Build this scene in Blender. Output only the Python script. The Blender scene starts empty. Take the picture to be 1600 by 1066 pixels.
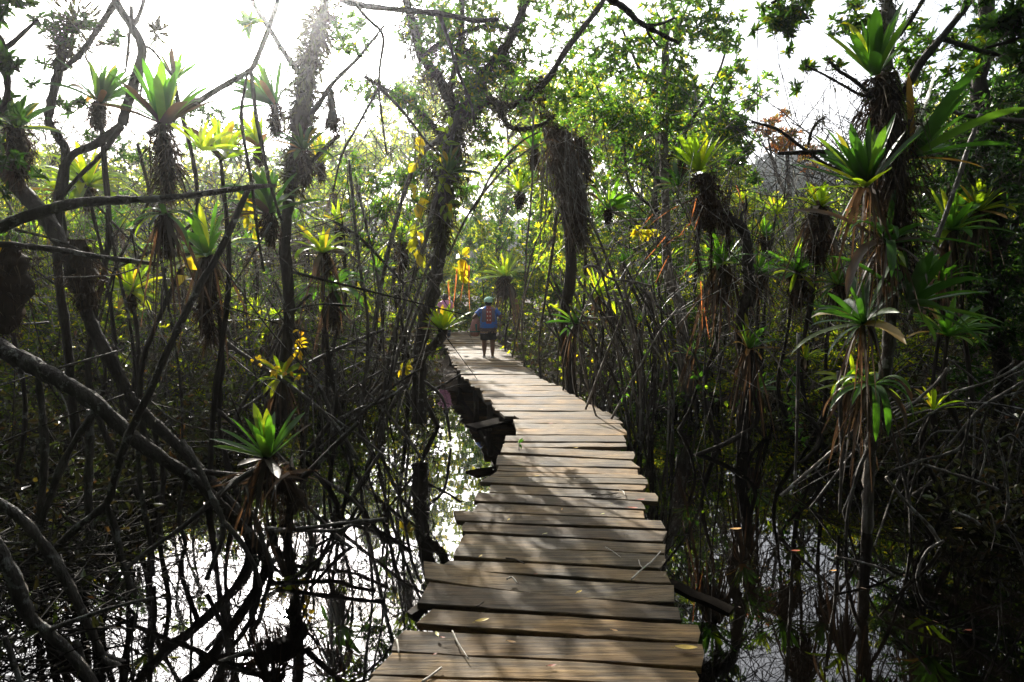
import bpy, math, random
import numpy as np
from mathutils import Vector
R = math.radians
rng = np.random.default_rng(7)
random.seed(7)
scene = bpy.context.scene
col = scene.collection

# ---------------------------------------------------------------- camera
PXF = 1067.0                       # focal length in pixels of the 1600 px wide photograph
CAMZ = 1.9                         # eye height above the deck (deck surface is z = 0)
TILT = math.atan(93.0 / PXF)
cam_d = bpy.data.cameras.new('camera'); cam = bpy.data.objects.new('camera', cam_d); col.objects.link(cam)
cam_d.sensor_width = 36.0; cam_d.lens = 36.0 * PXF / 1600.0
cam_d.clip_start = 0.05; cam_d.clip_end = 2000
cam.location = (0, 0, CAMZ); cam.rotation_euler = (R(90) - TILT, 0, 0)
scene.camera = cam

# ---------------------------------------------------------------- light
SUN_EL, SUN_AZ = 25.5, -19.0       # azimuth from +Y, negative = left
world = bpy.data.worlds.new('World'); scene.world = world; world.use_nodes = True
wn, wl = world.node_tree.nodes, world.node_tree.links
wn.clear()
wo = wn.new('ShaderNodeOutputWorld'); bg = wn.new('ShaderNodeBackground')
sky = wn.new('ShaderNodeTexSky'); sky.sky_type = 'NISHITA'; sky.sun_disc = False
sky.sun_elevation = R(SUN_EL); sky.sun_rotation = R(SUN_AZ)
sky.air_density = 1.0; sky.dust_density = 3.0; sky.ozone_density = 1.0
tc = wn.new('ShaderNodeTexCoord'); mp = wn.new('ShaderNodeMapping'); mp.inputs['Scale'].default_value = (1.2, 1.2, 3.0)
cn = wn.new('ShaderNodeTexNoise'); cn.inputs['Scale'].default_value = 1.6; cn.inputs['Detail'].default_value = 7
cr = wn.new('ShaderNodeValToRGB'); cr.color_ramp.elements[0].position = .38; cr.color_ramp.elements[1].position = .66
cr.color_ramp.elements[0].color = (.15, .15, .15, 1); cr.color_ramp.elements[1].color = (.8, .8, .8, 1)
cm = wn.new('ShaderNodeMixRGB'); cm.inputs['Color2'].default_value = (13, 13.2, 13.6, 1)
wl.new(tc.outputs['Generated'], mp.inputs['Vector']); wl.new(mp.outputs['Vector'], cn.inputs['Vector'])
wl.new(cn.outputs['Fac'], cr.inputs['Fac']); wl.new(cr.outputs['Color'], cm.inputs['Fac'])
# thin bright cloud, brighter round the sun
sund = (math.sin(R(SUN_AZ)) * math.cos(R(SUN_EL)), math.cos(R(SUN_AZ)) * math.cos(R(SUN_EL)), math.sin(R(SUN_EL)))
dt = wn.new('ShaderNodeVectorMath'); dt.operation = 'DOT_PRODUCT'; dt.inputs[1].default_value = sund; wl.new(tc.outputs['Generated'], dt.inputs[0])
def wmath(op, a, b_):
    x = wn.new('ShaderNodeMath'); x.operation = op
    for i_, q in enumerate((a, b_)):
        if isinstance(q, (int, float)): x.inputs[i_].default_value = q
        else: wl.new(q, x.inputs[i_])
    return x.outputs[0]
pos_ = wmath('MAXIMUM', dt.outputs['Value'], 0.0)
glow = wmath('ADD', wmath('ADD', wmath('MULTIPLY', wmath('POWER', pos_, 5.0), 34.0), wmath('MULTIPLY', wmath('POWER', pos_, 60.0), 260.0)), 9.0)
gc = wn.new('ShaderNodeVectorMath'); gc.operation = 'SCALE'; gc.inputs[0].default_value = (1, 1.0, 1.02); wl.new(glow, gc.inputs['Scale']); wl.new(gc.outputs[0], cm.inputs['Color2'])
wl.new(sky.outputs['Color'], cm.inputs['Color1']); wl.new(cm.outputs['Color'], bg.inputs['Color'])
bg.inputs['Strength'].default_value = 0.06
wl.new(bg.outputs['Background'], wo.inputs['Surface'])
sd = bpy.data.lights.new('sun', 'SUN'); sun = bpy.data.objects.new('sun', sd); col.objects.link(sun)
sd.energy = 5.0; sd.angle = R(0.5); sd.color = (1.0, .94, .84)
sv = Vector((math.sin(R(SUN_AZ)) * math.cos(R(SUN_EL)), math.cos(R(SUN_AZ)) * math.cos(R(SUN_EL)), math.sin(R(SUN_EL))))
sun.rotation_euler = sv.to_track_quat('Z', 'Y').to_euler(); sun.location = (-10, 20, 20)
vs = scene.view_settings
vs.view_transform = 'Standard'; vs.look = 'None'; vs.gamma = 1.0; vs.use_curve_mapping = False
vs.exposure = 1.65
cy = scene.cycles
cy.max_bounces = 7; cy.diffuse_bounces = 3; cy.glossy_bounces = 3; cy.transmission_bounces = 4; cy.volume_bounces = 0
cy.transparent_max_bounces = 4; cy.caustics_reflective = False; cy.caustics_refractive = False
cy.use_denoising = True; cy.sample_clamp_indirect = 6
scene.render.engine = 'CYCLES'

# ---------------------------------------------------------------- helpers
def P(px, py, Y):
    """world point seen at photograph pixel (px, py) at distance Y ahead of the camera"""
    a = (px - 800) / PXF; b = (533 - py) / PXF
    d = np.array([a, math.cos(TILT) + b * math.sin(TILT), -math.sin(TILT) + b * math.cos(TILT)])
    return np.array([0, 0, CAMZ]) + d * (Y / d[1])
def onz(px, py, z=0.0):
    a = (px - 800) / PXF; b = (533 - py) / PXF
    d = np.array([a, math.cos(TILT) + b * math.sin(TILT), -math.sin(TILT) + b * math.cos(TILT)])
    return np.array([0, 0, CAMZ]) + d * ((z - CAMZ) / d[2])
WATER = -0.5

class MB:
    """collects faces; build() links them as one mesh object"""
    def __init__(s): s.v = []; s.q = []; s.t = []; s.n = 0; s.qs = []; s.ts = []
    def add(s, v, q=None, t=None, smooth=False):
        v = np.asarray(v, float).reshape(-1, 3)
        if q is not None and len(q): q = np.asarray(q, int).reshape(-1, 4) + s.n; s.q.append(q); s.qs.append(np.full(len(q), smooth))
        if t is not None and len(t): t = np.asarray(t, int).reshape(-1, 3) + s.n; s.t.append(t); s.ts.append(np.full(len(t), smooth))
        s.v.append(v); s.n += len(v); return s
    def mesh(s, name, mat, off=(0, 0, 0)):
        v = np.concatenate(s.v) - np.asarray(off)
        q = np.concatenate(s.q) if s.q else np.zeros((0, 4), int); t = np.concatenate(s.t) if s.t else np.zeros((0, 3), int)
        me = bpy.data.meshes.new(name)
        me.vertices.add(len(v)); me.vertices.foreach_set('co', v.ravel())
        nl = len(q) * 4 + len(t) * 3
        me.loops.add(nl); me.loops.foreach_set('vertex_index', np.concatenate([q.ravel(), t.ravel()]).astype(np.int32))
        st = np.concatenate([np.arange(len(q)) * 4, len(q) * 4 + np.arange(len(t)) * 3]).astype(np.int32)
        me.polygons.add(len(st)); me.polygons.foreach_set('loop_start', st)
        sm = np.concatenate((s.qs or [np.zeros(0, bool)]) + (s.ts or [np.zeros(0, bool)]))
        me.polygons.foreach_set('use_smooth', sm)
        me.update(calc_edges=True); me.materials.append(mat)
        return me
    def build(s, name, mat, parent=None):
        off = parent.location if parent is not None else (0, 0, 0)
        if parent is None:
            v = np.concatenate(s.v); off = (v[:, 0].mean(), v[:, 1].mean(), v[:, 2].min())
        o = bpy.data.objects.new(name, s.mesh(name, mat, off)); col.objects.link(o)
        if parent is None: o.location = off
        else: o.parent = parent
        return o

def tag(o, label=None, cat=None, group=None, kind=None):
    if label: o['label'] = label
    if cat: o['category'] = cat
    if group: o['group'] = group
    if kind: o['kind'] = kind
    return o
def thing(name, loc, label, cat, group=None):
    o = bpy.data.objects.new(name, None); col.objects.link(o); o.location = tuple(loc); o.empty_display_size = .1
    return tag(o, label, cat, group)
def copy_tree(o, parent=None):
    c = o.copy(); col.objects.link(c)
    if parent is not None: c.parent = parent
    for ch in list(o.children): copy_tree(ch, c)
    return c

def smooth_path(pts, sub=6):
    p = np.asarray(pts, float)
    if len(p) < 3: return np.linspace(p[0], p[-1], sub + 1)
    e = np.vstack([2 * p[0] - p[1], p, 2 * p[-1] - p[-2]])
    out = []
    for i in range(1, len(e) - 2):
        t = np.linspace(0, 1, sub, endpoint=False)[:, None]
        a, b, c, d = e[i - 1], e[i], e[i + 1], e[i + 2]
        out.append(.5 * (2 * b + (c - a) * t + (2 * a - 5 * b + 4 * c - d) * t * t + (3 * b - 3 * c + d - a) * t ** 3))
    out.append(p[-1:]); return np.vstack(out)
def frames(p):
    T = np.gradient(p, axis=0); T /= np.linalg.norm(T, axis=1)[:, None] + 1e-9
    up = np.array([0, 0, 1.]) if abs(T[0][2]) < .9 else np.array([1., 0, 0])
    U = np.zeros_like(p); u = np.cross(T[0], up); u /= np.linalg.norm(u)
    for i in range(len(p)):
        u = u - T[i] * u.dot(T[i]); u /= np.linalg.norm(u) + 1e-9; U[i] = u
    return T, U, np.cross(T, U)
def tube(mb, pts, r0, r1=None, k=7, sub=6, rough=.12, wob=.0, raw=False):
    p = np.asarray(pts, float) if raw else smooth_path(pts, sub)
    if wob:
        n = len(p); w = rng.normal(0, wob, (n, 3)); w = (w + np.roll(w, 1, 0) + np.roll(w, -1, 0)) / 2; w[0] = 0
        p = p + w
    n = len(p); r1 = r0 if r1 is None else r1
    r = np.linspace(r0, r1, n)
    T, U, V = frames(p)
    a = np.arange(k) * 2 * math.pi / k
    rr = r[:, None] * (1 + rough * rng.normal(0, 1, (n, k)) + rough * rng.normal(0, 1, (n, 1)))
    ring = p[:, None] + rr[..., None] * (np.cos(a)[None, :, None] * U[:, None] + np.sin(a)[None, :, None] * V[:, None])
    v = ring.reshape(-1, 3)
    i = np.arange(n - 1)[:, None] * k; j = np.arange(k)[None]; j2 = (j + 1) % k
    q = np.stack([i + j, i + j2, i + k + j2, i + k + j], -1).reshape(-1, 4)
    v = np.vstack([v, p[0], p[-1]]); c0, c1 = n * k, n * k + 1
    jj = np.arange(k); t = np.vstack([np.stack([np.full(k, c0), (jj + 1) % k, jj], 1), np.stack([np.full(k, c1), (n - 1) * k + jj, (n - 1) * k + (jj + 1) % k], 1)])
    mb.add(v, q, t, True); return p
def unit(v): return v / (np.linalg.norm(v, axis=-1, keepdims=True) + 1e-9)
def leaves(mb, pos, d, nrm, L, W, fold=.25, droop=.25):
    """pointed elliptic leaves, two folded quads each"""
    pos = np.asarray(pos, float); n = len(pos); d = unit(d); s = unit(np.cross(d, nrm)); m = np.cross(s, d)
    L = np.broadcast_to(L, n)[:, None]; W = np.broadcast_to(W, n)[:, None]
    b = pos; tip = pos + d * L - m * L * droop
    c1 = pos + d * L * .35; c2 = pos + d * L * .72 - m * L * droop * .35
    up = m * W * fold
    v = np.stack([b, c1 + s * W * .5 + up, c2 + s * W * .38 + up, tip, c2 - s * W * .38 + up, c1 - s * W * .5 + up], 1).reshape(-1, 3)
    i = np.arange(n)[:, None] * 6
    q = np.concatenate([i + np.array([[0, 1, 2, 3]]), i + np.array([[0, 3, 4, 5]])], 0)
    mb.add(v, q)
def twigs(mb, a, b, r):
    """thin three-sided twigs between point arrays a and b"""
    a = np.asarray(a, float); b = np.asarray(b, float); n = len(a)
    if not n: return
    T = unit(b - a); ref = np.where(np.abs(T[:, 2:3]) < .9, [[0, 0, 1.]], [[1., 0, 0]]); U = unit(np.cross(T, ref)); V = np.cross(T, U)
    r = np.broadcast_to(r, n)[:, None]; mid = (a + b) / 2 + U * rng.normal(0, .05, (n, 1)) * np.linalg.norm(b - a, axis=1)[:, None] + V * rng.normal(0, .05, (n, 1)) * np.linalg.norm(b - a, axis=1)[:, None]
    vs = []
    for p, f in ((a, 1.), (mid, .8), (b, .5)):
        for j in range(3):
            an = j * 2.0944; vs.append(p + (U * math.cos(an) + V * math.sin(an)) * r * f)
    v = np.stack(vs, 1).reshape(-1, 3); i = np.arange(n)[:, None] * 9
    q = np.concatenate([i + np.array([[s + j, s + (j + 1) % 3, s + 3 + (j + 1) % 3, s + 3 + j]]) for s in (0, 3) for j in range(3)], 0)
    mb.add(v, q, None, True)
def strips(mb, base, d, L, W, droop=.5, seg=3, tipw=.15, side=None):
    """narrow ribbons starting at base along d, sagging downwards"""
    base = np.asarray(base, float); n = len(base); d = unit(np.asarray(d, float)); L = np.broadcast_to(L, n)[:, None]; W = np.broadcast_to(W, n)[:, None]
    s = unit(rng.normal(0, 1, (n, 3))) if side is None else side
    s = unit(s - d * (s * d).sum(1, keepdims=True)); dr = np.broadcast_to(droop, n)[:, None]
    rows = []; bend = rng.normal(0, .12, (n, 1))
    for k in range(seg + 1):
        t = k / seg; c = base + d * L * t + np.array([[0, 0, -1.]]) * L * dr * t * t + s * L * bend * t * t
        w = W * (1 - (1 - tipw) * t ** 1.5) * .5
        rows += [c - s * w, c + s * w]
    v = np.stack(rows, 1).reshape(-1, 3); i = np.arange(n)[:, None] * (2 * seg + 2)
    q = np.concatenate([i + np.array([[2 * k, 2 * k + 1, 2 * k + 3, 2 * k + 2]]) for k in range(seg)], 0)
    mb.add(v, q)
def rand_unit(n, zbias=0.):
    v = rng.normal(0, 1, (n, 3)); v[:, 2] += zbias; return unit(v)
def whorls(ml, mt, pos, centre, L=.09, per=7, W=.36, twig=.0035, tl=.3, up=.5):
    """mangrove sprays: a whorl of leaves at each twig tip, the twig running back towards centre"""
    pos = np.asarray(pos, float); n = len(pos)
    out = unit(pos - centre + rng.normal(0, .25, (n, 3))); ax = unit(out + np.array([[0, 0, up]]) + rng.normal(0, .3, (n, 3)))
    if mt is not None: twigs(mt, pos - out * tl - np.array([[0, 0, tl * .3]]), pos, twig)
    ref = unit(np.cross(ax, rand_unit(n))); r2 = np.cross(ax, ref)
    D, B = [], []
    for k in range(per):
        a = k * 2.4 + rng.uniform(0, .6, (n, 1)); spread = rng.uniform(.5, 1.6, (n, 1))
        dd = ax * (1.2 - .5 * spread) + (ref * np.cos(a) + r2 * np.sin(a)) * spread
        D.append(dd); B.append(pos - ax * .02 * k / per * (L / .09))
    D = np.concatenate(D); B = np.concatenate(B); A = np.tile(ax, (per, 1)) + rng.normal(0, .25, (len(D), 3))
    Ls = L * rng.uniform(.6, 1.2, len(D)); leaves(ml, B, D, A, Ls, Ls * W)
def in_ball(c, r, n, shell=.0):
    v = rand_unit(n) * (rng.uniform(shell, 1, (n, 1)) ** (1 / 2.2)); return np.asarray(c) + v * np.asarray(r)
def scruff(mb, path, r, n, L, W=.012, seg=2, droop=.3):
    """ragged tufts of moss and small epiphytes round a branch"""
    p = np.asarray(path); i = rng.integers(0, len(p), n); d = rand_unit(n)
    # clumpy
    w = rng.uniform(.3, 1.3, len(p))[i]
    r = np.interp(i, [0, len(p) - 1], [r, r * .8]) if np.isscalar(r) else r
    base = p[i] + d * (r * .6)[:, None] * w[:, None] + rng.normal(0, .02, (n, 3))
    strips(mb, base, d + rng.normal(0, .4, (n, 3)), L * rng.uniform(.3, 1.2, n) * w, W * rng.uniform(.5, 1.6, n), droop, seg)
def hang_mass(mb, path, r, n, L, W=.01):
    """shaggy column of hanging rootlets and dead leaves along a path; r = list of radii"""
    p = smooth_path(path, 5); rr = np.interp(np.linspace(0, 1, len(p)), np.linspace(0, 1, len(r)), r)
    k = 9; T, U, V = frames(p); a = np.arange(k) * 2 * math.pi / k; m = len(p)
    rr = rr * rng.uniform(.7, 1.25, m); q = rr[:, None] * .5 * (1 + .25 * rng.normal(0, 1, (m, k)))
    ring = p[:, None] + q[..., None] * (np.cos(a)[None, :, None] * U[:, None] + np.sin(a)[None, :, None] * V[:, None])
    i = np.arange(m - 1)[:, None] * k; j = np.arange(k)[None]; j2 = (j + 1) % k
    Q = np.stack([i + j, i + j2, i + k + j2, i + k + j], -1).reshape(-1, 4)
    v = np.vstack([ring.reshape(-1, 3), p[0], p[-1]]); jj = np.arange(k)
    t = np.vstack([np.stack([np.full(k, m * k), (jj + 1) % k, jj], 1), np.stack([np.full(k, m * k + 1), (m - 1) * k + jj, (m - 1) * k + (jj + 1) % k], 1)])
    mb.add(v, Q, t, True)
    i = rng.integers(0, m, n); an = rng.uniform(0, 2 * math.pi, n)
    o = np.cos(an)[:, None] * U[i] + np.sin(an)[:, None] * V[i]
    base = p[i] + o * (rr[i] * rng.uniform(.75, 1.08, n))[:, None]
    # matted clumps: neighbouring rootlets share a direction and a length
    ncl = max(8, n // 18); cid = (i * 7 + (an * 5).astype(int)) % ncl; cd = rng.normal(0, .45, (ncl, 3)); cl_ = rng.uniform(.25, 1.25, ncl); co = rng.uniform(.45, 1.3, ncl)
    base = p[i] + o * (rr[i] * rng.uniform(.4, 1.0, n) * co[cid])[:, None]
    d = o * rng.uniform(.0, .6, (n, 1)) + np.array([[0, 0, -1.]]) + rng.normal(0, .22, (n, 3)) + cd[cid]
    strips(mb, base, d, L * rng.uniform(.3, 1.1, n) * cl_[cid], W * rng.uniform(.3, 1.3, n), .35, 3)
    m_ = n // 2; i = rng.integers(0, m, m_); an = rng.uniform(0, 2 * math.pi, m_); o = np.cos(an)[:, None] * U[i] + np.sin(an)[:, None] * V[i]
    strips(mb, p[i] + o * (rr[i] * .8)[:, None], o + rng.normal(0, .7, (m_, 3)), np.minimum(L * .5, .16) * rng.uniform(.3, 1.2, m_), W * rng.uniform(.4, 1.2, m_), .5, 2)

# ---------------------------------------------------------------- materials
def newmat(name):
    m = bpy.data.materials.new(name); m.use_nodes = True; n = m.node_tree.nodes; n.clear()
    return m, n, m.node_tree.links, n.new('ShaderNodeOutputMaterial')
def ramp(n, stops):
    r = n.new('ShaderNodeValToRGB'); e = r.color_ramp.elements
    e[0].position, e[0].color = stops[0][0], (*stops[0][1], 1); e[1].position, e[1].color = stops[-1][0], (*stops[-1][1], 1)
    for p, c in stops[1:-1]: x = e.new(p); x.color = (*c, 1)
    return r
def leaf_mat(name, stops, trans, tfac=.5, rough=.35, spec=.5):
    """stops: base colours spread over the single leaves; trans: tint of light passing through"""
    m, n, l, o = newmat(name)
    g = n.new('ShaderNodeNewGeometry'); r = ramp(n, stops); l.new(g.outputs['Random Per Island'], r.inputs['Fac'])
    nz = n.new('ShaderNodeTexNoise'); nz.inputs['Scale'].default_value = 9; t = n.new('ShaderNodeTexCoord'); l.new(t.outputs['Object'], nz.inputs['Vector'])
    hs = n.new('ShaderNodeHueSaturation'); mr = n.new('ShaderNodeMapRange'); mr.inputs['To Min'].default_value = .6; mr.inputs['To Max'].default_value = 1.4
    l.new(nz.outputs['Fac'], mr.inputs['Value']); l.new(mr.outputs['Result'], hs.inputs['Value']); l.new(r.outputs['Color'], hs.inputs['Color'])
    p = n.new('ShaderNodeBsdfPrincipled'); p.inputs['Roughness'].default_value = rough; p.inputs['Specular IOR Level'].default_value = spec
    l.new(hs.outputs['Color'], p.inputs['Base Color'])
    tr = n.new('ShaderNodeBsdfTranslucent'); mx = n.new('ShaderNodeMixRGB'); mx.blend_type = 'MULTIPLY'; mx.inputs['Fac'].default_value = 1
    mx.inputs['Color2'].default_value = (*trans, 1); l.new(hs.outputs['Color'], mx.inputs['Color1']); l.new(mx.outputs['Color'], tr.inputs['Color'])
    ms = n.new('ShaderNodeMixShader'); ms.inputs['Fac'].default_value = tfac
    l.new(p.outputs[0], ms.inputs[1]); l.new(tr.outputs[0], ms.inputs[2]); l.new(ms.outputs[0], o.inputs['Surface'])
    return m
def rough_mat(name, stops, scale=6, rough=.85, bump=.4, stretch=(1, 1, .25), spec=.3, lichen=0.0):
    m, n, l, o = newmat(name)
    t = n.new('ShaderNodeTexCoord'); mp = n.new('ShaderNodeMapping'); mp.inputs['Scale'].default_value = stretch; l.new(t.outputs['Object'], mp.inputs['Vector'])
    nz = n.new('ShaderNodeTexNoise'); nz.inputs['Scale'].default_value = scale; nz.inputs['Detail'].default_value = 8; nz.inputs['Roughness'].default_value = .65
    l.new(mp.outputs[0], nz.inputs['Vector']); r = ramp(n, stops); l.new(nz.outputs['Fac'], r.inputs['Fac'])
    p = n.new('ShaderNodeBsdfPrincipled'); p.inputs['Roughness'].default_value = rough; p.inputs['Specular IOR Level'].default_value = spec
    if lichen:
        n3 = n.new('ShaderNodeTexNoise'); n3.inputs['Scale'].default_value = 7; n3.inputs['Detail'].default_value = 6; n3.inputs['Roughness'].default_value = .7; l.new(t.outputs['Object'], n3.inputs['Vector'])
        r3 = ramp(n, [(.56, (0, 0, 0)), (.6, (1, 1, 1))]); l.new(n3.outputs['Fac'], r3.inputs['Fac']); mx = n.new('ShaderNodeMixRGB'); mx.inputs['Color2'].default_value = (lichen, lichen * .98, lichen * .9, 1)
        l.new(r3.outputs['Color'], mx.inputs['Fac']); l.new(r.outputs['Color'], mx.inputs['Color1']); l.new(mx.outputs['Color'], p.inputs['Base Color'])
    else: l.new(r.outputs['Color'], p.inputs['Base Color'])
    n2 = n.new('ShaderNodeTexNoise'); n2.inputs['Scale'].default_value = scale * 6; n2.inputs['Detail'].default_value = 5; l.new(mp.outputs[0], n2.inputs['Vector'])
    b = n.new('ShaderNodeBump'); b.inputs['Strength'].default_value = min(1, bump * 2); b.inputs['Distance'].default_value = .03
    l.new(n2.outputs['Fac'], b.inputs['Height']); l.new(b.outputs['Normal'], p.inputs['Normal'])
    l.new(p.outputs[0], o.inputs['Surface']); return m
M = {}
M['bark'] = rough_mat('bark_grey', [(.3, (.022, .017, .012)), (.5, (.038, .031, .025)), (.64, (.07, .06, .05)), (.74, (.22, .21, .19))], 9, lichen=.2)
M['dark_bark'] = rough_mat('bark_dark', [(.3, (.01, .008, .006)), (.55, (.028, .022, .016)), (.75, (.09, .08, .065))], 9)
M['pale_bark'] = rough_mat('bark_pale', lichen=.36, stops= [(.3, (.05, .04, .032)), (.5, (.14, .12, .1)), (.7, (.32, .3, .27))], scale=12)
M['root'] = rough_mat('prop_root_bark', [(.3, (.02, .016, .012)), (.5, (.055, .046, .037)), (.72, (.15, .135, .115))], 14, rough=.65, spec=.4, lichen=.2)
M['twig'] = rough_mat('twig_bark', [(.3, (.04, .03, .022)), (.7, (.14, .115, .09))], 20, bump=0)
M['moss'] = leaf_mat('moss_tufts', [(0, (.02, .016, .008)), (.5, (.035, .03, .012)), (.8, (.06, .065, .018)), (1, (.09, .1, .025))], (1.1, 1.0, .5), .25, .8, .2)
M['rootlets'] = leaf_mat('rootlets_brown', [(0, (.018, .012, .008)), (.6, (.045, .03, .018)), (.92, (.09, .06, .035)), (1, (.2, .16, .11))], (1.1, .8, .5), .12, .8, .2)
M['dead'] = leaf_mat('dead_leaves', [(0, (.035, .024, .016)), (.5, (.065, .045, .03)), (.88, (.12, .085, .055)), (1, (.2, .1, .04))], (1.15, .9, .65), .3, .6)
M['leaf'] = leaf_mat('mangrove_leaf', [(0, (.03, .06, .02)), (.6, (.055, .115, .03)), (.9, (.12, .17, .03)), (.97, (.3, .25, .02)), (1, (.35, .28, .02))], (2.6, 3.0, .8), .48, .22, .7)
M['leaf_far'] = leaf_mat('mangrove_leaf_sun_tone', [(0, (.04, .075, .022)), (.4, (.09, .14, .03)), (.8, (.2, .24, .035)), (.95, (.38, .33, .02)), (1, (.42, .3, .03))], (2.8, 2.8, .6), .6, .25, .7)  # brighter, yellower leaf copy with the backlit glow put into its colour
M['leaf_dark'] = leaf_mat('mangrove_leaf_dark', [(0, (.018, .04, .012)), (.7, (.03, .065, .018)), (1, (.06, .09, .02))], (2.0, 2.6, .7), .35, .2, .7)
M['leaf_orange'] = leaf_mat('autumn_leaf', [(0, (.3, .14, .03)), (.5, (.38, .13, .03)), (.8, (.3, .25, .04)), (1, (.12, .16, .03))], (1.6, 1.4, .8), .5)
M['brom_yg'] = leaf_mat('bromeliad_yellow_green', [(0, (.1, .17, .02)), (.6, (.17, .24, .02)), (.85, (.3, .32, .02)), (1, (.4, .25, .03))], (2.2, 2.3, .6), .62, .4, .35)
M['brom_g'] = leaf_mat('bromeliad_green', [(0, (.04, .1, .02)), (.6, (.07, .16, .025)), (.9, (.12, .2, .025)), (1, (.28, .27, .03))], (1.9, 2.3, .6), .45, .4, .35)
M['brom_dg'] = leaf_mat('bromeliad_dark', [(0, (.02, .05, .014)), (.7, (.035, .085, .02)), (.93, (.08, .13, .025)), (1, (.2, .14, .03))], (1.8, 2.2, .6), .4, .45, .3)
M['yellow'] = leaf_mat('yellow_leaf', [(0, (.55, .42, .02)), (.7, (.65, .5, .03)), (1, (.6, .3, .03))], (1.4, 1.3, .5), .5)
M['vine'] = leaf_mat('vine_leaf_yellow_green', [(0, (.2, .26, .03)), (.5, (.38, .36, .03)), (1, (.55, .42, .03))], (1.7, 1.6, .5), .5)
M['orange'] = leaf_mat('orange_blade', [(0, (.36, .08, .03)), (.5, (.38, .13, .05)), (1, (.3, .2, .07))], (1.3, 1.1, .8), .45)
M['wet_leaf'] = leaf_mat('undergrowth_leaf', [(0, (.03, .022, .012)), (.5, (.05, .05, .02)), (.8, (.06, .09, .02)), (1, (.12, .05, .025))], (1.5, 1.6, .7), .3, .4, .4)
def wood_mat(name, dark=1.0):
    m, n, l, o = newmat(name)
    t = n.new('ShaderNodeTexCoord'); oi = n.new('ShaderNodeObjectInfo'); av = n.new('ShaderNodeVectorMath'); av.operation = 'ADD'
    sc = n.new('ShaderNodeVectorMath'); sc.operation = 'SCALE'; sc.inputs['Scale'].default_value = 37.0
    cx = n.new('ShaderNodeCombineXYZ'); l.new(oi.outputs['Random'], cx.inputs[0]); l.new(oi.outputs['Random'], cx.inputs[1]); l.new(oi.outputs['Random'], cx.inputs[2])
    l.new(cx.outputs[0], sc.inputs[0]); l.new(t.outputs['Object'], av.inputs[0]); l.new(sc.outputs[0], av.inputs[1])
    mp = n.new('ShaderNodeMapping'); mp.inputs['Scale'].default_value = (1.2, 22, 22); l.new(av.outputs[0], mp.inputs['Vector'])
    g = n.new('ShaderNodeTexNoise'); g.inputs['Scale'].default_value = 1.6; g.inputs['Detail'].default_value = 9; g.inputs['Roughness'].default_value = .7; g.inputs['Distortion'].default_value = .4
    l.new(mp.outputs[0], g.inputs['Vector'])
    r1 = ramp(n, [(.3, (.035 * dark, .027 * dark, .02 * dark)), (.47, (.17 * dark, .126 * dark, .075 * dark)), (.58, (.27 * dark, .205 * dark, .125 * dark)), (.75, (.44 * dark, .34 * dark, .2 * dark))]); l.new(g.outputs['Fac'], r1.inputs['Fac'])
    mp2 = n.new('ShaderNodeMapping'); mp2.inputs['Scale'].default_value = (2.2, 95, 60); l.new(av.outputs[0], mp2.inputs['Vector'])
    ck = n.new('ShaderNodeTexNoise'); ck.inputs['Scale'].default_value = 1.0; ck.inputs['Detail'].default_value = 4; ck.inputs['Roughness'].default_value = .8; l.new(mp2.outputs[0], ck.inputs['Vector'])
    rck = ramp(n, [(.36, (.25, .23, .2)), (.43, (1, 1, 1)), (.6, (1, 1, 1)), (.7, (1.25, 1.22, 1.15))]); l.new(ck.outputs['Fac'], rck.inputs['Fac'])
    mck = n.new('ShaderNodeMixRGB'); mck.blend_type = 'MULTIPLY'; mck.inputs['Fac'].default_value = .85; l.new(r1.outputs[0], mck.inputs[1]); l.new(rck.outputs[0], mck.inputs[2])
    st = n.new('ShaderNodeTexNoise'); st.inputs['Scale'].default_value = 2.6; st.inputs['Detail'].default_value = 5; l.new(av.outputs[0], st.inputs['Vector'])
    r2 = ramp(n, [(.32, (.35, .36, .35)), (.5, (.8, .8, .79)), (.66, (1.2, 1.12, .98))]); l.new(st.outputs['Fac'], r2.inputs['Fac'])
    mu = n.new('ShaderNodeMixRGB'); mu.blend_type = 'MULTIPLY'; mu.inputs['Fac'].default_value = 1; l.new(mck.outputs[0], mu.inputs[1]); l.new(r2.outputs[0], mu.inputs[2])
    tint = ramp(n, [(0, (.62, .58, .53)), (.25, (1.05, .98, .84)), (.5, (.78, .8, .78)), (.75, (1.25, 1.08, .8)), (1, (.6, .58, .56))]); l.new(oi.outputs['Random'], tint.inputs['Fac'])
    m2 = n.new('ShaderNodeMixRGB'); m2.blend_type = 'MULTIPLY'; m2.inputs['Fac'].default_value = 1; l.new(mu.outputs[0], m2.inputs[1]); l.new(tint.outputs[0], m2.inputs[2])
    p = n.new('ShaderNodeBsdfPrincipled'); l.new(m2.outputs[0], p.inputs['Base Color'])
    rr = n.new('ShaderNodeMapRange'); rr.inputs['To Min'].default_value = .6; rr.inputs['To Max'].default_value = .9; l.new(st.outputs['Fac'], rr.inputs['Value']); l.new(rr.outputs[0], p.inputs['Roughness'])
    p.inputs['Specular IOR Level'].default_value = .25
    b = n.new('ShaderNodeBump'); b.inputs['Strength'].default_value = .8; b.inputs['Distance'].default_value = .012; l.new(g.outputs['Fac'], b.inputs['Height']); l.new(b.outputs[0], p.inputs['Normal'])
    l.new(p.outputs[0], o.inputs['Surface']); return m
M['plank'] = wood_mat('weathered_plank', .74); M['beam'] = wood_mat('low_lit_beam', .22)  # beam is the plank wood darkened to look lower-lit
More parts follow.
